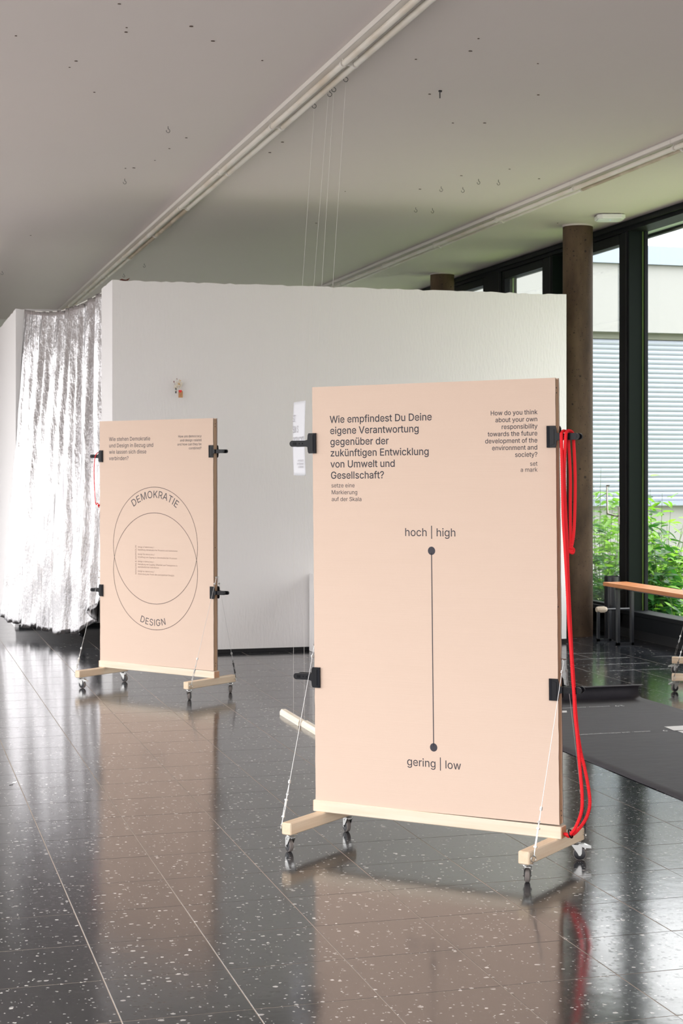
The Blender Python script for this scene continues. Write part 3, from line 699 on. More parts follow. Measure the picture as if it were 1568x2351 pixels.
GL[chr(76)] = [393, [[60, 0, 60, 509, 125, 509, 125, 57, 361, 57, 361, 0]]]
GL[chr(77)] = [628, [[60, 0, 60, 509, 152, 509, 277, 187, 282, 174, 287, 159, 299, 123, 305, 103, 311, 84, 322, 49, 307, 49, 318, 83, 330, 121, 342, 158, 348, 174, 352, 187, 476, 509, 568, 509, 568, 0, 504, 0, 504, 291, 504, 327, 505, 369, 506, 413, 507, 457, 513, 457, 505, 433, 498, 409, 482, 363, 474, 341, 467, 322, 456, 291, 342, 0, 286, 0, 170, 291, 165, 304, 159, 321, 145, 361, 137, 384, 129, 408, 121, 432, 112, 457, 119, 457, 120, 416, 121, 372, 122, 328, 122, 291, 122, 0]]]
GL[chr(78)] = [523, [[60, 0, 60, 509, 136, 509, 343, 183, 352, 169, 363, 151, 375, 130, 388, 107, 401, 82, 414, 55, 405, 54, 402, 81, 401, 108, 400, 134, 399, 157, 399, 195, 399, 509, 463, 509, 463, 0, 387, 0, 202, 290, 190, 310, 177, 331, 164, 354, 148, 381, 108, 452, 119, 454, 122, 384, 123, 354, 124, 328, 125, 307, 125, 291, 125, 0]]]
GL[chr(79)] = [533, [[267, -7, 225, -3, 186, 7, 150, 25, 119, 49, 92, 79, 70, 115, 53, 157, 44, 203, 40, 254, 44, 305, 53, 352, 70, 393, 92, 429, 119, 459, 150, 484, 186, 501, 225, 512, 267, 516, 309, 512, 348, 501, 384, 484, 415, 459, 442, 429, 464, 393, 480, 352, 490, 305, 493, 254, 490, 203, 480, 157, 464, 115, 442, 79, 415, 49, 384, 25, 348, 7, 309, -3], [267, 53, 310, 59, 349, 76, 383, 105, 408, 144, 425, 194, 430, 254, 425, 314, 408, 365, 383, 404, 349, 433, 310, 450, 267, 456, 223, 450, 184, 433, 151, 404, 125, 364, 109, 314, 103, 254, 109, 194, 125, 144, 151, 105, 184, 76, 223, 59]]]
GL[chr(80)] = [445, [[60, 0, 60, 509, 235, 509, 289, 503, 332, 487, 366, 462, 390, 430, 404, 391, 409, 348, 404, 304, 390, 265, 366, 233, 332, 207, 289, 191, 235, 186, 109, 186, 109, 242, 233, 242, 269, 246, 297, 256, 318, 272, 333, 294, 342, 319, 344, 348, 342, 376, 333, 402, 318, 423, 297, 439, 268, 449, 232, 452, 125, 452, 125, 0]]]
GL[chr(82)] = [449, [[60, 0, 60, 509, 236, 509, 290, 504, 333, 489, 367, 465, 390, 433, 405, 395, 409, 352, 405, 309, 390, 271, 367, 240, 333, 217, 289, 203, 236, 198, 96, 198, 96, 255, 234, 255, 269, 258, 298, 267, 319, 281, 334, 300, 342, 324, 345, 352, 342, 380, 334, 405, 319, 425, 298, 440, 269, 449, 233, 452, 125, 452, 125, 0], [353, 0, 230, 229, 303, 229, 428, 0]]]
GL[chr(83)] = [447, [[224, -9, 172, -4, 128, 9, 91, 31, 64, 60, 46, 96, 38, 137, 104, 137, 110, 110, 123, 88, 142, 71, 166, 59, 194, 52, 224, 49, 257, 52, 286, 60, 311, 74, 329, 92, 341, 114, 346, 139, 342, 161, 332, 179, 316, 193, 296, 205, 272, 214, 245, 222, 184, 239, 128, 260, 86, 289, 60, 326, 52, 372, 58, 413, 75, 448, 102, 476, 138, 498, 180, 511, 227, 516, 275, 511, 316, 498, 351, 476, 377, 449, 394, 415, 401, 378, 337, 378, 326, 412, 302, 437, 267, 453, 225, 459, 194, 456, 167, 448, 145, 435, 129, 418, 118, 398, 115, 376, 119, 352, 131, 334, 148, 319, 169, 308, 191, 300, 212, 293, 264, 279, 287, 272, 312, 264, 336, 252, 359, 238, 379, 220, 395, 198, 405, 171, 408, 139, 403, 99, 386, 64, 360, 34, 323, 11, 278, -4]]]
GL[chr(84)] = [449, [[32, 452, 32, 509, 417, 509, 417, 452, 257, 452, 257, 0, 193, 0, 193, 452]]]
GL[chr(85)] = [517, [[259, -8, 203, -2, 154, 15, 114, 43, 85, 80, 66, 124, 60, 173, 60, 509, 124, 509, 124, 178, 128, 144, 141, 113, 160, 87, 187, 68, 220, 56, 259, 52, 298, 56, 331, 68, 357, 87, 377, 113, 389, 144, 393, 178, 393, 509, 457, 509, 457, 173, 451, 124, 433, 80, 403, 43, 363, 15, 315, -2]]]
GL[chr(86)] = [480, [[204, 0, 16, 509, 84, 509, 192, 206, 203, 176, 215, 137, 230, 89, 248, 31, 235, 31, 252, 90, 267, 138, 279, 176, 290, 206, 395, 509, 463, 509, 278, 0]]]
GL[chr(87)] = [686, [[155, 0, 16, 509, 82, 509, 163, 196, 170, 171, 175, 145, 181, 120, 187, 94, 192, 67, 197, 40, 189, 40, 194, 67, 200, 94, 205, 120, 211, 145, 218, 171, 224, 196, 306, 509, 380, 509, 462, 196, 468, 171, 474, 145, 480, 120, 486, 94, 492, 67, 497, 40, 488, 40, 493, 67, 499, 94, 504, 120, 510, 145, 523, 196, 603, 509, 670, 509, 530, 0, 455, 0, 368, 323, 359, 356, 351, 391, 344, 431, 336, 475, 350, 475, 342, 433, 335, 395, 327, 359, 318, 323, 230, 0]]]
GL[chr(89)] = [472, [[203, 0, 203, 208, 16, 509, 91, 509, 192, 344, 208, 318, 222, 292, 236, 264, 250, 230, 224, 230, 237, 265, 251, 293, 265, 318, 280, 344, 381, 509, 455, 509, 268, 208, 268, 0]]]
GL[chr(90)] = [438, [[42, 0, 42, 46, 273, 385, 289, 408, 306, 431, 323, 453, 341, 476, 348, 454, 317, 453, 285, 452, 254, 452, 223, 452, 40, 452, 40, 509, 397, 509, 397, 462, 169, 129, 152, 105, 134, 81, 116, 57, 97, 33, 90, 54, 121, 56, 152, 57, 183, 57, 214, 57, 399, 57, 399, 0]]]
GL[chr(97)] = [389, [[160, -9, 126, -5, 94, 5, 68, 22, 48, 45, 35, 73, 30, 108, 34, 138, 43, 161, 58, 179, 78, 193, 100, 203, 125, 211, 152, 216, 178, 220, 209, 224, 234, 227, 252, 230, 265, 235, 273, 243, 276, 255, 276, 257, 273, 279, 267, 297, 256, 311, 240, 322, 220, 329, 196, 331, 171, 329, 149, 322, 132, 313, 118, 301, 107, 288, 100, 274, 41, 291, 57, 322, 79, 346, 104, 364, 133, 375, 163, 382, 194, 384, 215, 383, 239, 379, 263, 372, 286, 360, 306, 343, 322, 320, 333, 290, 337, 251, 337, 0, 277, 0, 277, 52, 272, 52, 264, 38, 252, 25, 236, 12, 215, 1, 190, -6], [170, 45, 202, 49, 228, 59, 248, 74, 263, 93, 272, 115, 276, 138, 276, 190, 270, 186, 259, 182, 246, 179, 231, 176, 216, 173, 200, 171, 175, 168, 154, 164, 134, 159, 117, 150, 103, 139, 95, 124, 92, 105, 94, 87, 102, 72, 114, 61, 130, 52, 149, 47]]]
GL[chr(98)] = [424, [[229, -8, 198, -5, 172, 4, 153, 17, 138, 31, 127, 46, 118, 59, 112, 59, 112, 0, 53, 0, 53, 509, 114, 509, 114, 319, 118, 319, 127, 331, 137, 346, 152, 360, 171, 373, 197, 381, 229, 384, 274, 378, 313, 361, 345, 332, 370, 293, 385, 245, 390, 189, 385, 133, 370, 84, 346, 45, 313, 16, 274, -2], [220, 47, 253, 51, 279, 66, 301, 88, 316, 117, 325, 151, 328, 189, 325, 227, 316, 261, 301, 290, 280, 311, 253, 325, 220, 330, 188, 325, 161, 312, 140, 291, 125, 263, 116, 229, 113, 189, 116, 150, 125, 115, 140, 86, 162, 65, 188, 51]]]
GL[chr(99)] = [396, [[207, -8, 159, -2, 117, 16, 82, 46, 56, 85, 40, 133, 34, 187, 40, 243, 56, 291, 82, 330, 117, 360, 159, 378, 207, 384, 234, 383, 260, 377, 284, 368, 305, 356, 324, 341, 340, 322, 353, 301, 362, 277, 303, 262, 298, 276, 290, 289, 281, 301, 270, 311, 257, 319, 242, 325, 226, 329, 207, 330, 173, 325, 145, 310, 124, 287, 108, 258, 99, 224, 96, 187, 99, 151, 108, 117, 124, 89, 145, 66, 173, 51, 207, 46, 226, 48, 243, 52, 258, 58, 271, 66, 282, 76, 292, 89, 299, 102, 304, 117, 363, 102, 354, 78, 341, 56, 325, 37, 306, 21, 285, 9, 261, -1, 235, -6]]]
GL[chr(100)] = [424, [[195, -8, 151, -2, 111, 16, 79, 45, 55, 84, 39, 133, 34, 189, 39, 245, 55, 293, 79, 332, 112, 361, 151, 378, 196, 384, 228, 381, 253, 373, 272, 360, 287, 346, 298, 331, 306, 319, 311, 319, 311, 509, 372, 509, 372, 0, 313, 0, 313, 59, 307, 59, 298, 46, 287, 31, 272, 17, 252, 4, 227, -5], [205, 47, 236, 51, 263, 65, 284, 86, 299, 115, 309, 150, 312, 189, 309, 229, 300, 263, 284, 291, 263, 312, 237, 325, 205, 330, 172, 325, 145, 311, 124, 290, 108, 261, 99, 227, 96, 189, 99, 151, 109, 117, 124, 88, 145, 66, 172, 51]]]
GL[chr(101)] = [404, [[212, -8, 161, -2, 117, 16, 82, 46, 56, 85, 40, 132, 34, 187, 39, 242, 55, 290, 81, 329, 115, 359, 157, 378, 205, 384, 236, 382, 266, 374, 294, 361, 319, 341, 341, 315, 357, 282, 368, 242, 371, 194, 371, 169, 75, 169, 75, 221, 338, 221, 310, 202, 307, 237, 298, 269, 283, 294, 263, 314, 237, 326, 205, 330, 173, 326, 146, 313, 125, 294, 109, 270, 99, 241, 96, 211, 96, 178, 100, 139, 110, 106, 128, 80, 151, 61, 179, 50, 212, 46, 234, 48, 254, 53, 271, 61, 285, 73, 297, 88, 306, 105, 365, 91, 353, 63, 335, 39, 311, 19, 283, 4, 249, -5]]]
GL[chr(102)] = [254, [[228, 379, 228, 327, 6, 327, 6, 379], [81, 0, 81, 432, 84, 461, 96, 486, 113, 505, 135, 519, 161, 527, 187, 530, 207, 529, 222, 527, 234, 524, 243, 521, 227, 468, 215, 472, 206, 473, 195, 474, 171, 470, 154, 460, 145, 443, 142, 419, 142, 0]]]
GL[chr(103)] = [425, [[207, -151, 168, -148, 134, -140, 105, -127, 82, -110, 64, -91, 51, -69, 101, -41, 110, -53, 122, -66, 136, -78, 154, -88, 178, -95, 207, -97, 249, -92, 282, -75, 304, -47, 311, -6, 311, 68, 306, 68, 298, 56, 287, 41, 272, 28, 252, 16, 227, 8, 195, 5, 152, 10, 113, 27, 80, 53, 55, 90, 39, 136, 34, 191, 39, 246, 55, 293, 80, 332, 112, 361, 152, 378, 196, 384, 228, 382, 253, 373, 273, 360, 288, 346, 299, 331, 308, 319, 313, 319, 313, 379, 372, 379, 372, -9, 367, -54, 350, -90, 324, -117, 291, -136, 251, -147], [205, 59, 237, 63, 264, 75, 285, 95, 300, 121, 309, 154, 312, 193, 309, 231, 300, 264, 285, 291, 264, 312, 237, 325, 205, 330, 172, 325, 145, 312, 124, 290, 109, 262, 99, 229, 96, 193, 99, 155, 109, 123, 124, 96, 145, 76, 172, 63]]]
GL[chr(104)] = [410, [[114, 227, 114, 0, 53, 0, 53, 509, 114, 509, 114, 287, 102, 287, 124, 332, 152, 362, 187, 379, 227, 384, 264, 380, 295, 369, 321, 349, 341, 321, 353, 285, 357, 240, 357, 0, 296, 0, 296, 235, 290, 275, 273, 304, 246, 323, 210, 329, 184, 326, 161, 317, 141, 303, 126, 283, 117, 257]]]
GL[chr(105)] = [167, [[53, 0, 53, 379, 114, 379, 114, 0], [84, 443, 67, 446, 54, 455, 44, 468, 41, 483, 44, 499, 54, 512, 67, 521, 84, 524, 100, 521, 114, 512, 123, 499, 126, 483, 123, 468, 114, 455, 100, 446]]]
GL[chr(107)] = [381, [[110, 137, 110, 212, 121, 212, 284, 379, 360, 379, 184, 199, 177, 199], [53, 0, 53, 509, 114, 509, 114, 0], [294, 0, 148, 186, 191, 229, 372, 0]]]
GL[chr(108)] = [189, [[139, -2, 101, 3, 74, 20, 58, 47, 53, 84, 53, 509, 114, 509, 114, 99, 115, 77, 120, 62, 130, 54, 146, 52, 160, 53, 170, 54, 181, 3, 172, 1, 162, -1, 151, -2]]]
GL[chr(109)] = [610, [[53, 0, 53, 379, 112, 379, 112, 295, 108, 295, 118, 323, 132, 346, 151, 363, 172, 376, 195, 384, 219, 386, 257, 380, 287, 361, 309, 331, 321, 295, 312, 295, 322, 321, 337, 343, 357, 361, 381, 375, 407, 383, 437, 386, 468, 383, 497, 372, 522, 354, 541, 328, 553, 296, 557, 255, 557, 0, 496, 0, 496, 254, 490, 289, 473, 313, 447, 326, 419, 330, 395, 328, 374, 320, 358, 307, 345, 290, 338, 270, 335, 247, 335, 0, 274, 0, 274, 260, 269, 288, 253, 311, 229, 326, 199, 330, 178, 328, 158, 320, 140, 307, 126, 289, 117, 266, 114, 238, 114, 0]]]
GL[chr(110)] = [410, [[114, 227, 114, 0, 53, 0, 53, 379, 112, 379, 112, 287, 102, 287, 124, 332, 152, 362, 187, 379, 227, 384, 264, 380, 295, 369, 321, 349, 341, 321, 353, 285, 357, 240, 357, 0, 296, 0, 296, 235, 290, 275, 273, 304, 246, 323, 210, 329, 184, 326, 161, 317, 141, 303, 126, 283, 117, 257]]]
GL[chr(111)] = [415, [[207, -8, 159, -2, 117, 16, 82, 46, 56, 85, 40, 133, 34, 187, 40, 243, 56, 291, 82, 330, 117, 360, 159, 378, 207, 384, 256, 378, 299, 360, 333, 330, 359, 291, 376, 243, 381, 187, 376, 133, 359, 85, 333, 46, 299, 16, 256, -2], [207, 46, 242, 51, 270, 66, 292, 89, 307, 117, 316, 151, 319, 187, 316, 224, 307, 258, 292, 287, 270, 310, 242, 325, 207, 330, 173, 325, 145, 310, 124, 287, 108, 258, 99, 224, 96, 187, 99, 151, 108, 117, 124, 89, 145, 66, 173, 51]]]
GL[chr(112)] = [424, [[53, -143, 53, 379, 112, 379, 112, 319, 118, 319, 126, 331, 137, 346, 152, 360, 171, 373, 197, 381, 229, 384, 274, 378, 313, 361, 345, 332, 370, 293, 385, 245, 390, 189, 385, 133, 370, 84, 346, 45, 313, 16, 274, -2, 229, -8, 198, -5, 173, 4, 153, 17, 138, 31, 127, 46, 118, 59, 114, 59, 114, -143], [220, 47, 253, 51, 279, 66, 301, 88, 316, 117, 325, 151, 328, 189, 325, 227, 316, 261, 301, 290, 280, 311, 253, 325, 220, 330, 188, 325, 161, 312, 140, 291, 125, 263, 116, 229, 113, 189, 116, 150, 125, 115, 140, 86, 162, 65, 188, 51]]]
GL[chr(114)] = [259, [[53, 0, 53, 379, 112, 379, 112, 321, 115, 321, 130, 347, 152, 367, 181, 380, 213, 385, 229, 384, 243, 384, 243, 322, 230, 324, 219, 325, 207, 326, 182, 323, 159, 315, 140, 301, 126, 284, 117, 262, 114, 237, 114, 0]]]
GL[chr(115)] = [365, [[182, -8, 145, -5, 112, 3, 84, 18, 62, 38, 45, 63, 36, 94, 94, 107, 105, 79, 124, 60, 150, 49, 181, 45, 217, 50, 244, 62, 262, 81, 268, 103, 265, 121, 254, 136, 237, 147, 212, 155, 149, 170, 104, 186, 72, 208, 53, 237, 47, 274, 51, 305, 65, 332, 87, 354, 115, 370, 149, 381, 187, 384, 223, 381, 254, 372, 279, 358, 299, 339, 314, 316, 324, 290, 268, 277, 258, 298, 243, 316, 219, 328, 187, 333, 156, 329, 131, 317, 114, 299, 109, 277, 112, 258, 124, 243, 144, 232, 172, 223, 229, 209, 275, 194, 306, 171, 325, 142, 331, 107, 326, 75, 312, 47, 290, 24, 260, 6, 223, -5]]]
GL[chr(116)] = [227, [[204, 379, 204, 327, 6, 327, 6, 379], [65, 471, 126, 471, 126, 98, 128, 76, 136, 61, 150, 53, 170, 50, 185, 51, 202, 54, 213, 2, 203, -1, 192, -3, 180, -4, 168, -4, 125, 2, 92, 21, 72, 52, 65, 93]]]
GL[chr(117)] = [410, [[182, -5, 146, -1, 115, 11, 89, 31, 69, 59, 57, 95, 53, 139, 53, 379, 114, 379, 114, 144, 119, 105, 137, 75, 164, 56, 200, 50, 226, 53, 249, 62, 268, 77, 283, 97, 293, 122, 296, 153, 296, 379, 357, 379, 357, 0, 298, 0, 298, 92, 307, 92, 286, 47, 257, 17, 222, 0]]]
GL[chr(118)] = [389, [[163, 0, 17, 379, 84, 379, 165, 155, 177, 121, 187, 87, 196, 53, 206, 21, 184, 21, 194, 53, 203, 87, 213, 121, 224, 155, 305, 379, 371, 379, 226, 0]]]
GL[chr(119)] = [567, [[138, 0, 23, 379, 87, 379, 133, 214, 143, 177, 154, 137, 165, 91, 175, 41, 165, 41, 175, 90, 186, 135, 196, 176, 206, 214, 252, 379, 316, 379, 362, 214, 371, 176, 382, 136, 392, 91, 402, 41, 391, 41, 402, 90, 413, 135, 423, 176, 434, 214, 480, 379, 545, 379, 429, 0, 368, 0, 319, 172, 305, 225, 297, 252, 291, 280, 277, 338, 291, 338, 277, 280, 270, 252, 263, 225, 255, 198, 248, 172, 199, 0]]]
GL[chr(120)] = [379, [[21, 0, 171, 218, 171, 171, 29, 379, 100, 379, 147, 306, 164, 279, 179, 253, 193, 229, 207, 206, 175, 206, 190, 229, 202, 253, 216, 279, 233, 306, 282, 379, 352, 379, 209, 169, 209, 214, 358, 0, 287, 0, 231, 85, 214, 112, 200, 136, 187, 159, 173, 182, 205, 182, 191, 159, 178, 136, 165, 112, 148, 85, 91, 0]]]
GL[chr(121)] = [389, [[47, -139, 61, -86, 71, -87, 88, -90, 104, -89, 118, -84, 130, -74, 141, -58, 151, -36, 163, -1, 17, 379, 84, 379, 165, 155, 177, 121, 187, 87, 196, 53, 206, 21, 184, 21, 193, 53, 202, 87, 212, 121, 224, 155, 305, 379, 371, 379, 204, -58, 191, -85, 177, -107, 159, -124, 139, -136, 117, -143, 91, -145, 77, -145, 65, -143, 54, -141]]]
GL[chr(122)] = [380, [[42, 0, 42, 46, 254, 320, 254, 323, 48, 323, 48, 379, 333, 379, 333, 331, 126, 60, 126, 56, 339, 56, 339, 0]]]
GL[chr(124)] = [230, [[141, 673, 141, -164, 88, -164, 88, 673]]]
GL[chr(252)] = [410, [[182, -5, 146, -1, 115, 11, 89, 31, 69, 59, 57, 95, 53, 139, 53, 379, 114, 379, 114, 144, 119, 105, 137, 75, 164, 56, 200, 50, 226, 53, 249, 62, 268, 77, 283, 97, 293, 122, 296, 153, 296, 379, 357, 379, 357, 0, 298, 0, 298, 92, 307, 92, 286, 47, 257, 17, 222, 0], [277, 443, 261, 446, 248, 455, 239, 468, 236, 483, 239, 499, 248, 512, 261, 520, 277, 523, 292, 520, 305, 512, 314, 499, 317, 483, 314, 468, 305, 455, 292, 446], [133, 443, 118, 446, 104, 455, 96, 468, 93, 483, 96, 499, 104, 512, 118, 520, 133, 523, 149, 520, 162, 512, 170, 499, 173, 483, 170, 468, 162, 455, 149, 446]]]
GL[chr(32)] = [188, []]
GL['I'] = [190, [[62, 509, 128, 509, 128, 0, 62, 0]]]
GL['l'] = [168, [[53, 509, 114, 509, 114, 0, 53, 0]]]
def twidth(s): return sum(GL[c][0] for c in s)/1000.
def text_mesh(name, items, m_, bold=0.):
    """items: (string, x, z, width or None, size, align[, angle]) in the plane of the sheet, or ('arc', string, cx, cz, r, a0, a1, size, inward)"""
    vs = []; fs = []
    def put(ch, fn, size):
        outers = []; holes = []
        for sp in GL[ch][1]:
            P = [Vector((sp[i]/1000., sp[i+1]/1000.)) for i in range(0, len(sp), 2)]; n = len(P)
            if bold:          # heavier weight: ink grows to the left of every outline
                d = bold/size; Q = []
                for i in range(n):
                    e0 = (P[i]-P[i-1]).normalized(); e1 = (P[(i+1) % n]-P[i]).normalized()
                    n0 = Vector((-e0.y, e0.x)); n1 = Vector((-e1.y, e1.x)); h = n0+n1
                    k = min(1.6, 1/max(.35, .5*h.length_squared)) if h.length > 1e-6 else 1
                    Q.append(P[i]+h*.5*k*d*(1.0))
                P = Q
            ar = sum(P[i].x*P[(i+1) % n].y-P[(i+1) % n].x*P[i].y for i in range(n))
            (outers if ar < 0 else holes).append(P)
        def inside(p, poly):
            c = False; n = len(poly)
            for i in range(n):
                a, b_ = poly[i], poly[i-1]
                if (a.y > p.y) != (b_.y > p.y) and p.x < (b_.x-a.x)*(p.y-a.y)/(b_.y-a.y)+a.x: c = not c
            return c
        for o_ in outers:
            loops = [o_]+[h for h in holes if inside(h[0], o_)]
            pts = []; eds = []
            for l in loops:
                n0 = len(pts); pts += l; eds += [(n0+i, n0+(i+1) % len(l)) for i in range(len(l))]
            V_, _, F_, _, _, _ = delaunay_2d_cdt(pts, eds, [], 0, 1e-7)
            base_ = len(vs)
            for p in V_:
                x, y = fn(p.x, p.y); vs.append((x, y, 0))
            for t_ in F_:
                c = sum((V_[i] for i in t_), Vector((0, 0)))/len(t_)
                if not inside(c, loops[0]) or any(inside(c, h) for h in loops[1:]): continue
                A, B_, C_ = (Vector(vs[base_+i]) for i in t_[:3])
                t2 = list(t_) if (B_-A).cross(C_-A).z > 0 else list(reversed(t_))
                fs.append(tuple(base_+i for i in t2))
    for it in items:
        if it[0] == 'arc':
            _, st, cx, cz, r, a0, a1, size, inward = it
            W = twidth(st); acc = 0
            for ch in st:
                adv = GL[ch][0]/1000.; mid = (acc+adv/2)/W; a = a0+(a1-a0)*mid; acc += adv
                # a is measured from straight up, clockwise; letters stand upright to the circle
                def fn(x, y, a=a, adv=adv):
                    lx, ly = (x-adv/2)*size, y*size
                    if not inward: ux, uy = math.sin(a), math.cos(a); rx, ry = math.cos(a), -math.sin(a); return cx+ux*(r+ly)+rx*lx, cz+uy*(r+ly)+ry*lx
                    ux, uy = math.sin(a), -math.cos(a); rx, ry = math.cos(a), math.sin(a); return cx+ux*(r-ly)+rx*lx, cz+uy*(r-ly)+ry*lx
                put(ch, fn, size)
            continue
        st, x0, z0, width, size, al = it[:6]; ang = it[6] if len(it) > 6 else 0.
        if width: size = width/(twidth(st)-.09)
        off = -.045*size if al == 'L' else -(twidth(st)-.04)*size
        acc = 0; ca, sa = math.cos(ang), math.sin(ang)
        for ch in st:
            def fn(x, y, acc=acc):
                lx, ly = off+(acc+x)*size, y*size; return x0+lx*ca-ly*sa, z0+lx*sa+ly*ca
            put(ch, fn, size); acc += GL[ch][0]/1000.
    me = bpy.data.meshes.new(name); me.from_pydata(vs, [], fs); me.materials.append(m_); me.update(); return me

# ================================================================== MOBILE BOARD STANDS
def caster_mesh(brake):
    fork = MB(); z = 0
    fork.box((-.022, -.022, -.004), (.022, .022, 0), bev=.001).lathe([(.018, 0), (.019, .004), (.016, .010)], (0, 0, -.014), (0, 0, 1), 18)
    side = [(-.020, -.012), (.018, -.012), (.027, -.022), (.026, -.050), (.021, -.059), (.014, -.059), (.008, -.048), (-.012, -.022)]
    for s in (-1, 1):
        fork.prism(side, (0, s*.0135-(.0008), 0), (1, 0, 0), (0, 0, 1), (0, .0016, 0))
        fork.cyl((.017, s*.0135, -.052), (.017, s*.0175, -.052), .0045, 6)
        fork.cyl((.014, s*.0135, -.024), (.014, s*.016, -.024), .003, 8)
    fork.box((-.018, -.0135, -.015), (.018, .0135, -.012))
    wheel = MB().lathe([(.006, -.0115), (.020, -.0115), (.0245, -.0095), (.0245, .0095), (.020, .0115), (.006, .0115)], (.017, 0, -.052), (0, 1, 0), 26)
    tread = MB().lathe([(.0245, -.0095), (.0272, -.0075), (.028, -.003), (.028, .003), (.0272, .0075), (.0245, .0095)], (.017, 0, -.052), (0, 1, 0), 26)
    lev = MB().prism([(.012, -.010), (.035, -.010), (.062, -.020), (.066, -.026), (.040, -.026), (.022, -.022)], (0, -.0115, 0), (1, 0, 0), (0, 0, 1), (0, .023, 0))
    lev.cyl((.040, -.014, -.028), (.040, .014, -.028), .0035, 8)
    for k in range(4): lev.box((.050+k*.004, -.010, -.0175-k*.0016), (.052+k*.004, .010, -.0150-k*.0016))
    return fork.mesh('fork', M_zinc, True), wheel.mesh('wheel', M_rubber, True), tread.mesh('tread', M_tread, True), lev.mesh('brake_lever', M_zinc)
CF, CW_, CT, CB = caster_mesh(True)
ZP = .18
def stand(label, cx, cy, ang, tilt, feet_rz, yaws, brakes, n):
    t = thing('display_stand', label, 'display stand', (cx, cy, 0), ang, 'wheeled pine stands')
    def up(mb, name, m_, smooth=False):
        mb.v = [(x, y, z-ZP) for x, y, z in mb.v]
        o = mb.obj(name, m_, t, smooth); o.location = (0, 0, ZP); o.rotation_euler = (0, tilt, 0); return o
    r = MB().box((-.572, -.029, .131), (.572, .029, .181), bev=.003).obj('base_rail', M_pine, t)
    e = MB()
    MB().box((.572, -.0265, .1335), (.5732, .0265, .1785)).obj('end_grain', M_end, r)
    MB().box((-.5732, -.0265, .1335), (-.572, .0265, .1785)).obj('end_grain', M_end, r)
    for s in (-1, 1):
        up(MB().box((s*.545-.0155, -.0165, .181), (s*.545+.0155, .0165, 1.980), bev=.001), 'upright_batten', M_pine_z)
        sc_ = MB()
        for z in (1.945, 1.925, .235, .215, 1.06): sc_.lathe([(.0035, 0), (.0035, .0006)], (s*.5607, rnd.uniform(-.008, .008), z), (s, 0, 0), 8)
        up(sc_, 'screw', M_black)
    up(MB().box((-.529, -.0165, 1.946), (.529, .0165, 1.980)), 'cross_batten', M_pine)
    up(MB().box((-.529, -.0165, 1.05), (.529, .0165, 1.084)), 'cross_batten', M_pine)
    feet = []
    for s in (-1, 1):
        R = Matrix.Translation((s*.535, -.03, 0)) @ Matrix.Rotation(feet_rz, 4, 'Z')
        f = MB().box((-.024, -.26, .08), (.024, .26, .131), bev=.004).obj('foot_beam', M_pine_y, t)
        f.location = (s*.535, -.03, 0); f.rotation_euler = (0, 0, feet_rz)
        for e_ in (-1, 1):
            k = (s, e_); py = -.225 if e_ < 0 else .225
            P = R @ Vector((0, py, .08))
            cst = part('caster', CF, t, P, rz=yaws[k]); 
            part('wheel', CW_, cst); part('tread', CT, cst)
            if k in brakes: part('brake_lever', CB, cst)
            # guy wire with turnbuckle
            ring = R @ Vector((s*.036, e_*.245, .104)); top = Vector((s*.576, e_*.010, .85))
            d = (top-ring).normalized(); q = lambda h: ring+d*h
            sidev = d.cross(Vector((s, 0, 0))).normalized()
            MB().torus(ring, (1, .5*e_*s, 0), .0125, .0017, 16, 6).cyl(R @ Vector((s*.022, e_*.245, .104)), R @ Vector((s*.030, e_*.245, .104)), .002, 6).obj('eye_bolt', M_zinc, t, True)
            w = MB().tube([q(.195), q((top-ring).length-.045)], .0011, 6)
            w.tube([q(.195), q(.150)+sidev*.004, q(.138)], .0012, 5).tube([q(.195), q(.150)-sidev*.004, q(.138)], .0012, 5)
            w.tube([q((top-ring).length-.06)+sidev*.0015, top], .0012, 5)
            wo_ = w.obj('guy_wire', M_cable, t, True)
            b = MB()
            for h in (-1, 1): b.tube([q(.045)+sidev*.0055*h, q(.120)+sidev*.0055*h], .0016, 6)
            b.tube([q(.044), q(.050)], .0075, 6).tube([q(.115), q(.121)], .0075, 6)
            b.tube([q(.012), q(.075)], .0022, 6).tube([q(.092), q(.140)], .0022, 6)
            b.torus(q(.143), sidev, .005, .0014, 10, 5).torus(q(.013), sidev, .004, .0014, 10, 5)
            b.obj('turnbuckle', M_zinc if e_ < 0 else M_dsteel, wo_, True)
            b = MB().tube([q(.188), q(.203)], .0055, 8).tube([q(.195)-sidev*.010, q(.195)+sidev*.010], .0022, 6)
            L_ = (top-ring).length
            b.tube([q(L_-.052), q(L_-.042)], .005, 8).tube([q(L_-.047)-sidev*.010, q(L_-.047)+sidev*.010], .0022, 6)
            b.obj('cable_clip', M_zinc, wo_, True)
        MB().cyl((s*.560, 0, .855), (s*.585, 0, .855), .0022, 6).torus((s*.578, 0, .855), (0, 0, 1), .007, .0016, 12, 6).tube([(s*.576, -.02, .853), (s*.576, .02, .853)], .002, 6).obj('eye_bolt', M_zinc, t, True)
    M = Matrix.Translation((cx, cy, 0)) @ Matrix.Rotation(ang, 4, 'Z') @ Matrix.Translation((0, 0, ZP)) @ Matrix.Rotation(tilt, 4, 'Y')
    return t, M
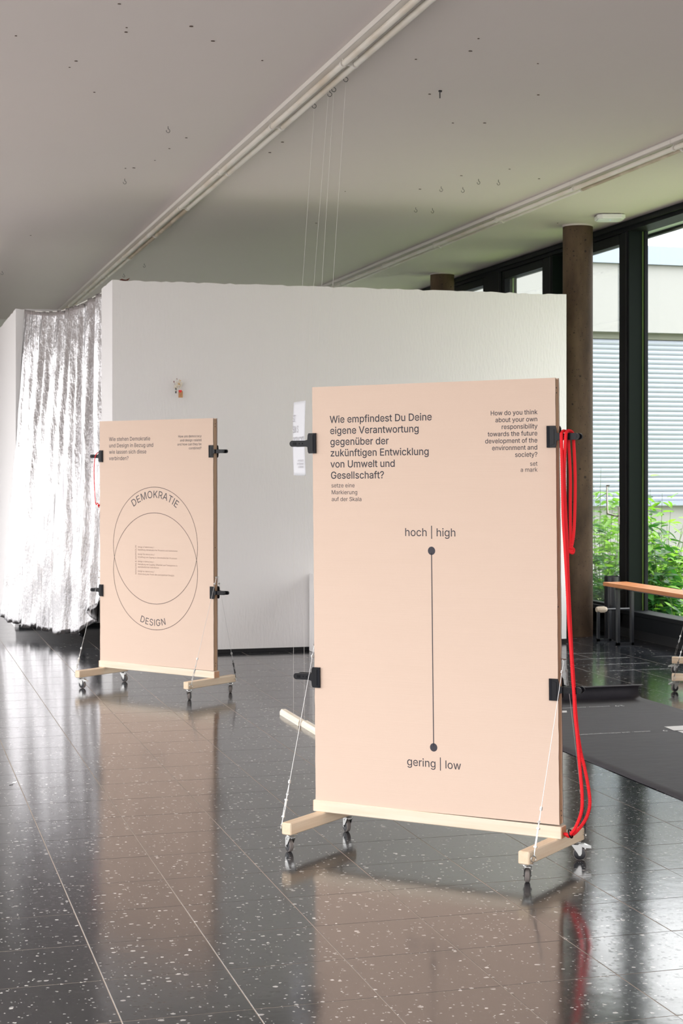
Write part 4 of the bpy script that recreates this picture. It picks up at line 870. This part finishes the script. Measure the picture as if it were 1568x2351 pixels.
def panel(label, M, ang, tilt, back, seed):
    """corrugated cardboard sheet; local origin at its foot, x along the sheet, z up"""
    r = random.Random(seed); x1 = .5625; y0, y1 = (-.0222, -.0172) if not back else (.0172, .0222)
    b = MB(); n = 40; hz = 1.803; vs = []; fs = []
    for i in range(n+1):
        z = .002+hz*i/n; j = r.uniform(-.0008, .0008); k = r.uniform(-.0008, .0008)
        vs += [(-x1+j, y0, z), (x1+k, y0, z), (x1+k, y1, z), (-x1+j, y1, z)]
    for i in range(n):
        for q in range(4): fs.append((i*4+q, i*4+(q+1) % 4, i*4+4+(q+1) % 4, i*4+4+q))
    mi = [0, 1, 0, 1]*n
    b.v = vs; b.f = fs+[(3, 2, 1, 0), (n*4, n*4+1, n*4+2, n*4+3)]; b.mi = mi+[1, 1]
    o = b.obj('cardboard_panel', [M_card, M_card_edge]); o.location = M.translation; o.rotation_euler = (0, tilt, ang)
    return tag(o, label, 'cardboard sheet', None)
# clamp: jaws grip the sheets, handles point away from the board (+x)
def clamp_meshes():
    jaw = {}
    for s in (-1, 1):
        b = MB()
        pr = [(-.036, -.044), (-.0, -.044), (.004, -.036), (.006, -.016), (.020, -.012), (.020, .012), (.006, .016), (.004, .036), (0, .044), (-.036, .044)]
        b.prism(pr, (0, s*.0235 if s > 0 else -.0305, 0), (1, 0, 0), (0, 0, 1), (0, .007, 0))
        # raised rim
        pr2 = [(-.022, -.035), (-.004, -.030), (-.004, .030), (-.022, .035)]
        b.prism(pr2, (0, .0305 if s > 0 else -.0325, 0), (1, 0, 0), (0, 0, 1), (0, .002, 0))
        jaw[s] = b.mesh('jaw', M_plastic)
    pad = MB().box((-.036, -.0315, -.044), (-.024, -.0305, .044)).mesh('jaw_pad', M_pad)
    hd = {}
    for s in (-1, 1):
        st = [(.006, -.013), (.085, -.0135)]+[(.085+.0135*math.sin(a), -.0135*math.cos(a)) for a in [PI*k/8 for k in range(1, 8)]]+[(.085, .0135), (.006, .013)]
        b = MB(); y0 = .010 if s > 0 else -.022
        b.prism(st, (0, y0, 0), (1, .04*s, 0), (0, 0, 1), (0, .012, 0))
        yf = y0-.0012 if s < 0 else y0+.012
        inner = [(x*.8+.012, z*.66) for x, z in st]
        b.prism(inner, (0, yf, 0), (1, .04*s, 0), (0, 0, 1), (0, .0012, 0))
        for k in range(4): b.box((.066+k*.0045, yf-.0022 if s < 0 else yf+.003, -.006), (.0685+k*.0045, yf+.001 if s < 0 else yf+.0062, .006))
        for x in (.036, .052): b.lathe([(.003, 0), (.003, .0018)], (x, yf-(.003 if s < 0 else -.004), 0), (0, 1, 0), 8)
        hd[s] = b.mesh('handle', M_plastic)
    sp = MB()
    for k in range(5): sp.torus((.028+k*.003, 0, 0), (1, 0, 0), .0085, .0012, 12, 5)
    sp = sp.tube([(.028, 0, -.012), (.028, 0, .012)], .0035, 8).mesh('spring', M_zinc, True)
    neck = MB().box((.002, -.03, -.012), (.020, .03, .012), bev=.003).mesh('pivot_block', M_plastic)
    return jaw, pad, hd, sp, neck
JAW, PAD, HND, SPR, NECK = clamp_meshes()
def clamp(label, M, ang, tilt, side, z, dx=0., grp=None):
    P = M @ Vector((side*(.5625+dx), 0, z-ZP))
    t = thing('spring_clamp', label, 'clamp', P, 0, grp)
    t.rotation_euler = (0, tilt*side, ang+(0 if side > 0 else PI))
    part('jaw', JAW[-1], t); part('jaw', JAW[1], t); part('handle', HND[-1], t); part('handle', HND[1], t)
    part('spring', SPR, t); part('pivot_block', NECK, t)
    p = part('jaw_pad', PAD, t)
    if side < 0: p.scale = (1, -1, 1)
    return t
HF = math.radians(116)      # wheel rolling towards the viewer, in stand coordinates
# ---- near board
A1 = math.radians(-44.2); T1 = -.0100
st1, MT1 = stand('nearest pine stand on casters, carrying the large board with the vertical scale', 2.232, 6.4125, A1, T1, math.radians(-4.5),
    {(-1, -1): HF+.5, (1, -1): HF-.05, (1, 1): HF-1.75, (-1, 1): HF+.45}, [(1, 1)], 1)
front1 = panel('large salmon cardboard sheet printed with a vertical line between two dots, front board', MT1, A1, T1, False, 1)
panel('cardboard sheet on the rear of the near stand, only its thin edge showing', MT1, A1, T1, True, 2)
def pr(me, parent, name='printed_text'):
    o = bpy.data.objects.new(name, me); C.objects.link(o); o.parent = parent; o.location = (0, -.0226, 0); o.rotation_euler = (PI/2, 0, 0); return o
z0 = .18
K = lambda z, x=0: z-z0
TL = ['Wie empfindest Du Deine', 'eigene Verantwortung', 'gegenüber der', 'zukünftigen Entwicklung', 'von Umwelt und', 'Gesellschaft?']
TS = .484/(twidth(TL[0])-.09)
pr(text_mesh('printed_text', [(s, -.4735+.0004*i, K(1.827-.0484*i), None, TS, 'L') for i, s in enumerate(TL)], M_ink, .0010), front1)
SS = .145/(twidth('auf der Skala')-.09)
pr(text_mesh('printed_text', [(s, -.470+.0004*i, K(1.547-.0296*i), None, SS, 'L') for i, s in enumerate(['setze eine', 'Markierung', 'auf der Skala'])], M_ink, 0), front1)
RS = .228/(twidth('development of the')-.09)
RL_ = ['How do you think', 'about your own', 'responsibility', 'towards the future', 'development of the', 'environment and', 'society?']
pr(text_mesh('printed_text', [(s, .484-.0003*i, K(1.840-.0287*i), None, RS, 'R') for i, s in enumerate(RL_)], M_ink, .0005), front1)
pr(text_mesh('printed_text', [(s, .482, K(1.631-.0245*i), None, SS*.98, 'R') for i, s in enumerate(['set', 'a mark'])], M_ink, 0), front1)
HS = .233/(twidth('hoch | high')-.09)
pr(text_mesh('printed_text', [('hoch | high', -.117, K(1.340), None, HS, 'L')], M_ink, .0003), front1)
pr(text_mesh('printed_text', [('gering | low', -.116, K(.371), None, HS, 'L')], M_ink, .0003), front1)
b = MB(); ncir = 40
for (cx_, cz_) in ((.0055, 1.279), (.007, .455)):
    b.add([(cx_+.0168*math.cos(2*PI*k/ncir), -.0227, K(cz_)+.0175*math.sin(2*PI*k/ncir)) for k in range(ncir)], [tuple(range(ncir))])
b.add([(.0035, -.0227, K(1.27)), (.005, -.0227, K(.46)), (.009, -.0227, K(.46)), (.0075, -.0227, K(1.27))], [(0, 1, 2, 3)])
b.obj('printed_scale', M_ink, front1)
G1 = 'black spring clamps on the near board'
clamp('black spring clamp gripping the upper left edge of the near board', MT1, A1, T1, -1, 1.740, .016, G1)
clamp('black spring clamp, upper right on the near board, red cord looped over it', MT1, A1, T1, 1, 1.747, .0, G1)
clamp('black spring clamp gripping the lower left edge of the near board', MT1, A1, T1, -1, .720, .006, G1)
clamp('black spring clamp on the lower right edge of the near board, behind the steel wire', MT1, A1, T1, 1, .727, .0, G1)

# ---- far board
A2 = math.radians(-52.0); T2 = -.0030
st2, MT2 = stand('pine stand on casters further back at the left, carrying the board with two circles', 1.937, 11.757, A2, T2, 0.,
    {(-1, -1): HF+1.25+PI, (1, -1): HF+.12, (1, 1): HF+.25, (-1, 1): HF+PI+1.1}, [(-1, -1)], 2)
front2 = panel('salmon cardboard sheet printed with two overlapping circles, board at the left', MT2, A2, T2, False, 3)
panel('cardboard sheet on the rear of the far left stand, only its edge showing', MT2, A2, T2, True, 4)
D1 = ['Wie stehen Demokratie', 'und Design in Bezug und', 'wie lassen sich diese', 'verbinden?']
DS = .416/(twidth(D1[0])-.09)
pr(text_mesh('printed_text', [(s, -.463, K(1.835-.0478*i), None, DS, 'L') for i, s in enumerate(D1)], M_ink, .00045), front2)
ES = .222/(twidth('How are democracy')-.09)
pr(text_mesh('printed_text', [(s, .452, K(1.851-.0287*i), None, ES, 'R') for i, s in enumerate(['How are democracy', 'and design related', 'and how can they be', 'combined?'])], M_ink, .0003), front2)
def ringm(cx_, cz_, r, w, n=140):
    b = MB(); vs = []
    for k in range(n):
        a = 2*PI*k/n; vs += [(cx_+r*.972*math.cos(a), -.0227, cz_+r*math.sin(a)), (cx_+(r-w)*.972*math.cos(a), -.0227, cz_+(r-w)*math.sin(a))]
    b.add(vs, [(k*2, k*2+1, (k*2+3) % (2*n), (k*2+2) % (2*n)) for k in range(n)]); return b
ringm(-.004, K(1.062), .431, .0040).obj('printed_circle', M_ink_brown, front2)
ringm(-.004, K(.873), .431, .0040).obj('printed_circle', M_ink_brown, front2)
pr(text_mesh('printed_text', [('arc', 'DEMOKRATIE', -.005, K(1.062), .350, -.65, .67, .103, False), ('arc', 'DESIGN', -.008, K(.873), .400, -.385, .305, .094, True)], M_ink, .0001), front2)
PS = .392/(twidth('Gestaltung demokratischer Prozesse und Institutionen')-.09)
PP = [('design of democracy /', 1.043), ('Gestaltung demokratischer Prozesse und Institutionen', 1.022), ('design for democracy /', .990), ('Schaffung von Zugang zu demokratischen Prozessen', .968),
      ('design in democracy /', .936), ('Gestaltung von Zugang, Offenheit und Transparenz in', .915), ('demokratischen Institutionen', .895), ('design as democracy /', .864), ('Anwendung der Praxis des partizipativen Designs', .843)]
pr(text_mesh('printed_text', [(s, -.172, K(z), None, PS, 'L') for s, z in PP], M_ink_faint, 0), front2)
pr(text_mesh('printed_text', [('MANZINI & MARGOLIN', -.186, K(.845), .215, None, 'L', PI/2)], M_ink_faint, 0), front2)
G2 = 'black spring clamps on the far board'
clamp('black spring clamp, upper left on the far board, thin red cord over it', MT2, A2, T2, -1, 1.722, 0., G2)
clamp('black spring clamp gripping the upper right edge of the far board', MT2, A2, T2, 1, 1.748, 0., G2)
clamp('black spring clamp gripping the lower left edge of the far board', MT2, A2, T2, -1, .712, 0., G2)
clamp('black spring clamp gripping the lower right edge of the far board', MT2, A2, T2, 1, .74, .008, G2)

# ---- third stand, only its feet reach into the frame at the right
A3 = math.radians(62.5)
st3, MT3 = stand('third pine stand at the right border, only two foot beam ends with casters in view', 5.99, 11.03, A3, 0., 0.,
    {(-1, -1): .3, (1, -1): .4, (1, 1): math.radians(-62.5)+PI*.95, (-1, 1): math.radians(-62.5)+PI*1.02}, [(1, 1), (-1, 1)], 3)
panel('salmon cardboard sheet on the third stand, facing the windows beyond the right border', MT3, A3, 0., False, 5)
panel('salmon cardboard sheet on the third stand, facing the room beyond the right border', MT3, A3, 0., True, 6)

# ---- red cords
def to_world(M, pts): return [M @ Vector((u, y, z-ZP)) for u, y, z in pts]
Apt = [(0.576, 1.757), (0.582, 1.597), (0.585, 1.433), (0.592, 1.31), (0.599, 1.188), (0.607, 1.023), (0.617, 0.882), (0.622, 0.8), (0.628, 0.719), (0.632, 0.637), (0.641, 0.555), (0.648, 0.474), (0.655, 0.393), (0.661, 0.311), (0.657, 0.25), (0.633, 0.187), (0.602, 0.146)]
Bpt = [(0.582, 1.757), (0.583, 1.597), (0.589, 1.432), (0.595, 1.309), (0.598, 1.186), (0.606, 1.022), (0.613, 0.88), (0.619, 0.798), (0.624, 0.716), (0.63, 0.634), (0.639, 0.552), (0.648, 0.471), (0.659, 0.432), (0.676, 0.351), (0.683, 0.291), (0.677, 0.248), (0.659, 0.206), (0.624, 0.161), (0.595, 0.138)]
def yA(z): return -.034+.012*(1-z/1.75)
S1 = Matrix.Translation((2.232, 6.4125, 0)) @ Matrix.Rotation(A1, 4, 'Z')
cord = [(.589, .036, 1.300), (.586, .040, 1.46), (.586, .040, 1.60), (.580, .038, 1.722), (.579, .030, 1.762), (.578, .0, 1.775), (.577, -.030, 1.770), (.578, -.041, 1.745)]
cord += [(u, -.041+.016*(1.6-z)/1.6, z) for u, z in Apt[1:-1]]
cord += [(.606, -.022, .154), (.588, -.012, .152), (.578, -.004, .150), (.580, .008, .146), (.592, .008, .140)]
cord += [(u, .0, z) for u, z in reversed(Bpt[1:-1]) if z < .5]
cord += [(u+.001, -.014-.01*(z/1.6), z) for u, z in reversed(Bpt[1:-1]) if z >= .5]
cord += [(.596, -.041, 1.745), (.597, -.030, 1.771), (.598, .0, 1.776), (.600, .030, 1.765), (.602, .038, 1.722), (.606, .042, 1.60), (.606, .040, 1.47), (.602, .036, 1.36), (.592, .034, 1.300)]
rt = thing('red_cord', 'long red braided cord looped over the near board clamp and tied at its base', 'cord', (2.65, 6.0, 0))
Minv = Matrix.Translation((-2.65, -6.0, 0))
W_ = lambda pts: [Minv @ (S1 @ Vector(p)) for p in pts]
MB().tube(smoothpath(W_(cord), 40), .0062, 12, braid=420.).obj('cord', [M_rope, M_rope2], rt, True)
kp = W_([(.590, .036, 1.292)])[0]
MB().ball(kp, .013, 0, 10, (1, 1, .8)).tube(smoothpath([kp+Vector((.0, 0, .012)), kp+Vector((.012, 0, .004)), kp+Vector((.004, -.008, -.010)), kp+Vector((-.010, 0, 0)), kp+Vector((0, .006, .010))], 6), .0062, 8).obj('knot', M_rope, rt, True)
rp = W_([(.606, -.012, .156)])[0]
MB().torus(rp, (S1.to_3x3() @ Vector((.9, 0, .35))), .0165, .0035, 20, 8).obj('cord_ring', M_plastic, rt, True)
S2 = Matrix.Translation((1.937, 11.757, 0)) @ Matrix.Rotation(A2, 4, 'Z')
c2 = [(-.594, .0, 1.345), (-.60, -.012, 1.366), (-.618, -.015, 1.37), (-.628, -.02, 1.56), (-.614, -.03, 1.68), (-.592, -.034, 1.735), (-.588, 0, 1.752), (-.585, .032, 1.735), (-.584, .034, 1.70), (-.596, .03, 1.56), (-.592, .01, 1.37), (-.600, 0, 1.35), (-.598, 0, 1.33)]
rt2 = thing('red_cord', 'short thin red cord loop hanging from the upper left clamp of the far board', 'cord', (1.6, 12.2, 0))
M2i = Matrix.Translation((-1.6, -12.2, 0))
W2 = lambda pts: [M2i @ (S2 @ Vector(p)) for p in pts]
MB().tube(smoothpath(W2(c2), 10), .0034, 8, braid=700.).obj('cord', [M_rope, M_rope2], rt2, True)
kp = W2([(-.600, 0, 1.348)])[0]; MB().ball(kp, .009, 0, 8).obj('knot', M_rope, rt2, True)

# ---- black paper banner on the floor
def banner():
    b = MB(); X0, X1 = 3.757, 5.172; prof = []
    y = 5.4
    while y < 10.36: prof.append((y, .0015+.0012*math.sin(y*7)**2)); y += .08
    for k in range(15):
        a = k/14*math.radians(205); prof.append((10.40+.062*math.sin(a), .002+.048*(1-math.cos(a))))
    n = 16; vs = []; fs = []
    for j, (yy, zz) in enumerate(prof):
        for i in range(n+1):
            t = i/n; w = .0015*math.sin(i*1.7+yy*3.1)**2 if yy < 10.36 else 0
            sk = .10*t*(1 if yy > 10.2 else 0)*0
            vs.append((X0+(X1-X0)*t, yy+sk, zz+w))
    for j in range(len(prof)-1):
        for i in range(n): a = j*(n+1)+i; fs.append((a, a+1, a+n+2, a+n+1))
    b.add(vs, fs); return b
bn = banner().obj('paper_banner', M_banner, None, True); sm = bn.modifiers.new('thickness', 'SOLIDIFY'); sm.thickness = .0006; sm.offset = -1
tag(bn, 'long matt black paper banner with small white lettering unrolled on the dark floor', 'banner')
def floor_text(items, bold=0): 
    o = bpy.data.objects.new('printed_text', text_mesh('printed_text', items, M_print, bold)); C.objects.link(o); o.parent = bn; o.location = (0, 0, .0048); return o
floor_text([('9', 4.665, 9.065, None, .085, 'L', PI), ('erlebnis- und erfahrungsorientiert', 4.555, 9.06, .475, None, 'L', PI),
            ('19', 4.875, 10.10, None, .085, 'L', PI), ('konkurrenz-/konsensorientiert', 4.77, 10.095, .42, None, 'L', PI)], .0006)
b = MB(); zz = .0048
for poly in ([(4.719, 9.186), (4.706, 9.031), (5.10, 9.031), (5.10, 9.2)], [(4.719, 9.010), (4.705, 8.80), (5.10, 8.75), (5.10, 9.010)], [(4.405, 9.976), (4.374, 9.900), (4.30, 9.90), (4.30, 9.99)]):
    b.add([(x, y, zz) for x, y in poly], [tuple(range(len(poly)))])
b.obj('printed_shape', M_print, bn)

# ---- papers hanging on threads and the bars they are tied to
def hanging(label, x, ya, yb, za, zb, bars, hooks_, seed):
    t = thing('hanging_paper', label, 'paper', (x, (ya+yb)/2, 0), 0, 'papers hanging on threads')
    ym = (ya+yb)/2; vs = []; n = 20; mm = 8
    for j in range(n+1):
        v = j/n
        for i in range(mm+1):
            s = i/mm; bend = .007*math.sin(PI*v)+.003*math.sin(PI*s)
            vs.append((-bend, (ya-ym)+(yb-ya)*s, zb+(za-zb)*v))
    fs = [(j*(mm+1)+i, j*(mm+1)+i+1, (j+1)*(mm+1)+i+1, (j+1)*(mm+1)+i) for j in range(n) for i in range(mm)]
    o = MB().add(vs, fs).obj('sheet', M_paper, t, True); s_ = o.modifiers.new('thickness', 'SOLIDIFY'); s_.thickness = .0004
    for yy, hk in zip((ya+.02, yb-.02), hooks_):
        MB().tube([(0, yy-ym, za-.004), (hk[0]-x, hk[1]-ym, CZ-.045)], .0008, 5).obj('thread', M_string, t)
        MB().tube([(-.002, yy-ym, zb+.004), (-.004, yy-ym+.012, (zb+.04)*.5), (0, yy-ym+.03*(1 if yy > ym else .4), .036)], .0008, 5).obj('thread', M_string, t)
        MB().tube(smoothpath([(0, yy-ym-.022, za+.03), (0, yy-ym-.006, za-.004), (0, yy-ym, za-.012), (0, yy-ym+.012, za+.018)], 3), .0009, 5).tube([(0, yy-ym, zb+.006), (0, yy-ym-.02, zb-.03)], .0009, 5).tube([(0, yy-ym, zb+.006), (0, yy-ym+.02, zb-.028)], .0009, 5).obj('thread_knot', M_string, t)
    return t
hp = hanging('white paper sheet hanging on threads left of the near board', 2.545, 9.77, 10.075, 2.052, 1.582, None, [(2.68, 9.73), (2.68, 10.07)], 1)
# the sheet faces the left-hand windows; its print is read from that side
me = text_mesh('printed_text', [('ST', -.138, 1.925, None, .085, 'L'), ('SIN S', -.138, 1.855, None, .085, 'L'), ('OCRACY?', -.138, 1.785, None, .085, 'L'),
    ('ein Austausch', .130, 1.67, None, .030, 'R'), ('zum Mitnehmen', .130, 1.65, None, .030, 'R'), ('und Mitreden', .130, 1.63, None, .030, 'R')] if all(c in GL for c in 'einAustauschzumMitnehmenundMitredenSTINOCRY?') else
    [('ST', -.138, 1.925, None, .085, 'L'), ('SIN S', -.138, 1.855, None, .085, 'L'), ('OCRACY?', -.138, 1.785, None, .085, 'L')], M_paper_ink, 0)
q = bpy.data.objects.new('printed_text', me); C.objects.link(q); q.parent = hp; q.location = (-.0112, 0, 0); q.rotation_euler = (PI/2, 0, -PI/2)
hanging('second white paper sheet on threads, all but a sliver hidden behind the near board', 2.565, 9.36, 9.655, 2.02, 1.60, None, [(2.68, 9.33), (2.68, 9.6)], 2)
def bar(label, x, ya, yb):
    b = MB(); w, h = .024, .036
    cross = [(-w, 0), (w*.8, 0), (w, .006), (w, h*.8), (w*.7, h), (-w*.55, h), (-w, h*.55)]
    b.prism(cross, (0, ya, 0), (1, 0, 0), (0, 0, 1), (0, yb-ya, 0))
    b.v = [(x_, y_+(-.012 if (z_ < .02 and y_ < ya+.001) else 0), z_) for x_, y_, z_ in b.v]
    o = b.obj('wooden_bar', M_whitewood); o.location = (x, 0, 0); return tag(o, label, 'wooden bar', 'wooden bars on the floor')
bar('pale wooden bar lying on the floor left of the near board, fully visible', 2.545, 9.88, 10.36)
bar('pale wooden bar on the floor whose end disappears behind the near board', 2.56, 9.30, 9.85)

# ---- little wall decoration
dt = thing('wall_bouquet', 'tiny dried flower bunch with black stick and heart tag pinned to the white partition wall', 'wall decoration', (2.47, 13.95, 2.33))
r = random.Random(9); b = MB(); b2 = MB(); b3 = MB()
for k in range(26):
    b.ball((r.gauss(-.006, .014), -.02-r.uniform(0, .03), r.gauss(.02, .017)), r.uniform(.004, .009), 0, 6)
for k in range(12): b2.ball((r.gauss(.014, .01), -.02-r.uniform(0, .02), r.gauss(.04, .012)), r.uniform(.003, .006), 0, 6)
b2.tube([(0, -.02, 0), (.006, -.03, .06)], .0015, 5).tube([(0, -.02, 0), (.02, -.03, .065)], .0015, 5)
b.tube(smoothpath([(.02, -.02, .0), (.034, -.03, .03), (.036, -.03, .045), (.026, -.03, .05)], 4), .007, 6)
b.obj('dried_blossom', M_flower, dt, True); b2.obj('ochre_blossom', M_ochre, dt, True)
b3.ball((-.031, -.03, .056), .007, 0, 6, (.7, .7, 1.2)).ball((-.006, -.03, .078), .006, 0, 6, (.8, .8, 1.5)); b3.tube([(-.012, -.02, .01), (-.031, -.03, .05)], .001, 4)
b3.obj('dark_bud', M_maroon, dt, True)
MB().tube([(-.012, -.02, .01), (-.013, -.022, -.044)], .0052, 8).obj('stick', M_stick, dt, True)
tg = MB().box((.008, -.034, -.082), (.046, -.032, -.030)).prism([(.008, -.030), (.046, -.030), (.040, -.022), (.014, -.022)], (0, -.034, 0), (1, 0, 0), (0, 0, 1), (0, .002, 0)).obj('kraft_tag', M_kraft, dt)
MB().tube([(.027, -.033, -.024), (.030, -.025, .02)], .0008, 4).obj('tag_thread', M_string, dt)
hp_ = []
for k in range(24):
    a = 2*PI*k/24; hp_.append((16*math.sin(a)**3*.0009, (13*math.cos(a)-5*math.cos(2*a)-2*math.cos(3*a)-math.cos(4*a))*.0009))
MB().prism(hp_, (.022, -.042, -.026), (1, 0, 0), (0, 0, 1), (0, .007, 0)).obj('heart', M_heart, dt)
b = MB()
for (x, z, w) in ((.018, -.052, .006), (.030, -.052, .008), (.022, -.062, .010), (.026, -.073, .004)): b.box((x, -.0344, z), (x+w, -.034, z+.0022))
b.obj('tag_marks', M_ink_brown, tg)

# ---- scraps on the floor
s_ = MB().add([(-.010, -.006, .001), (.008, -.012, .002), (.016, .004, .008), (-.004, .012, .003)], [(0, 1, 2, 3)]).obj('paper_scrap', M_print)
s_.location = (.650, 8.475, 0); tag(s_, 'small crumpled white paper scrap on the dark floor at the far left', 'litter')
s_ = MB().add([(-.012, -.006, .001), (.010, -.008, .003), (.009, .006, .004), (-.008, .008, .001)], [(0, 1, 2, 3)]).obj('foil_scrap', M_black)
s_.location = (.632, 8.42, 0); tag(s_, 'small black scrap beside the white paper scrap on the floor', 'litter')
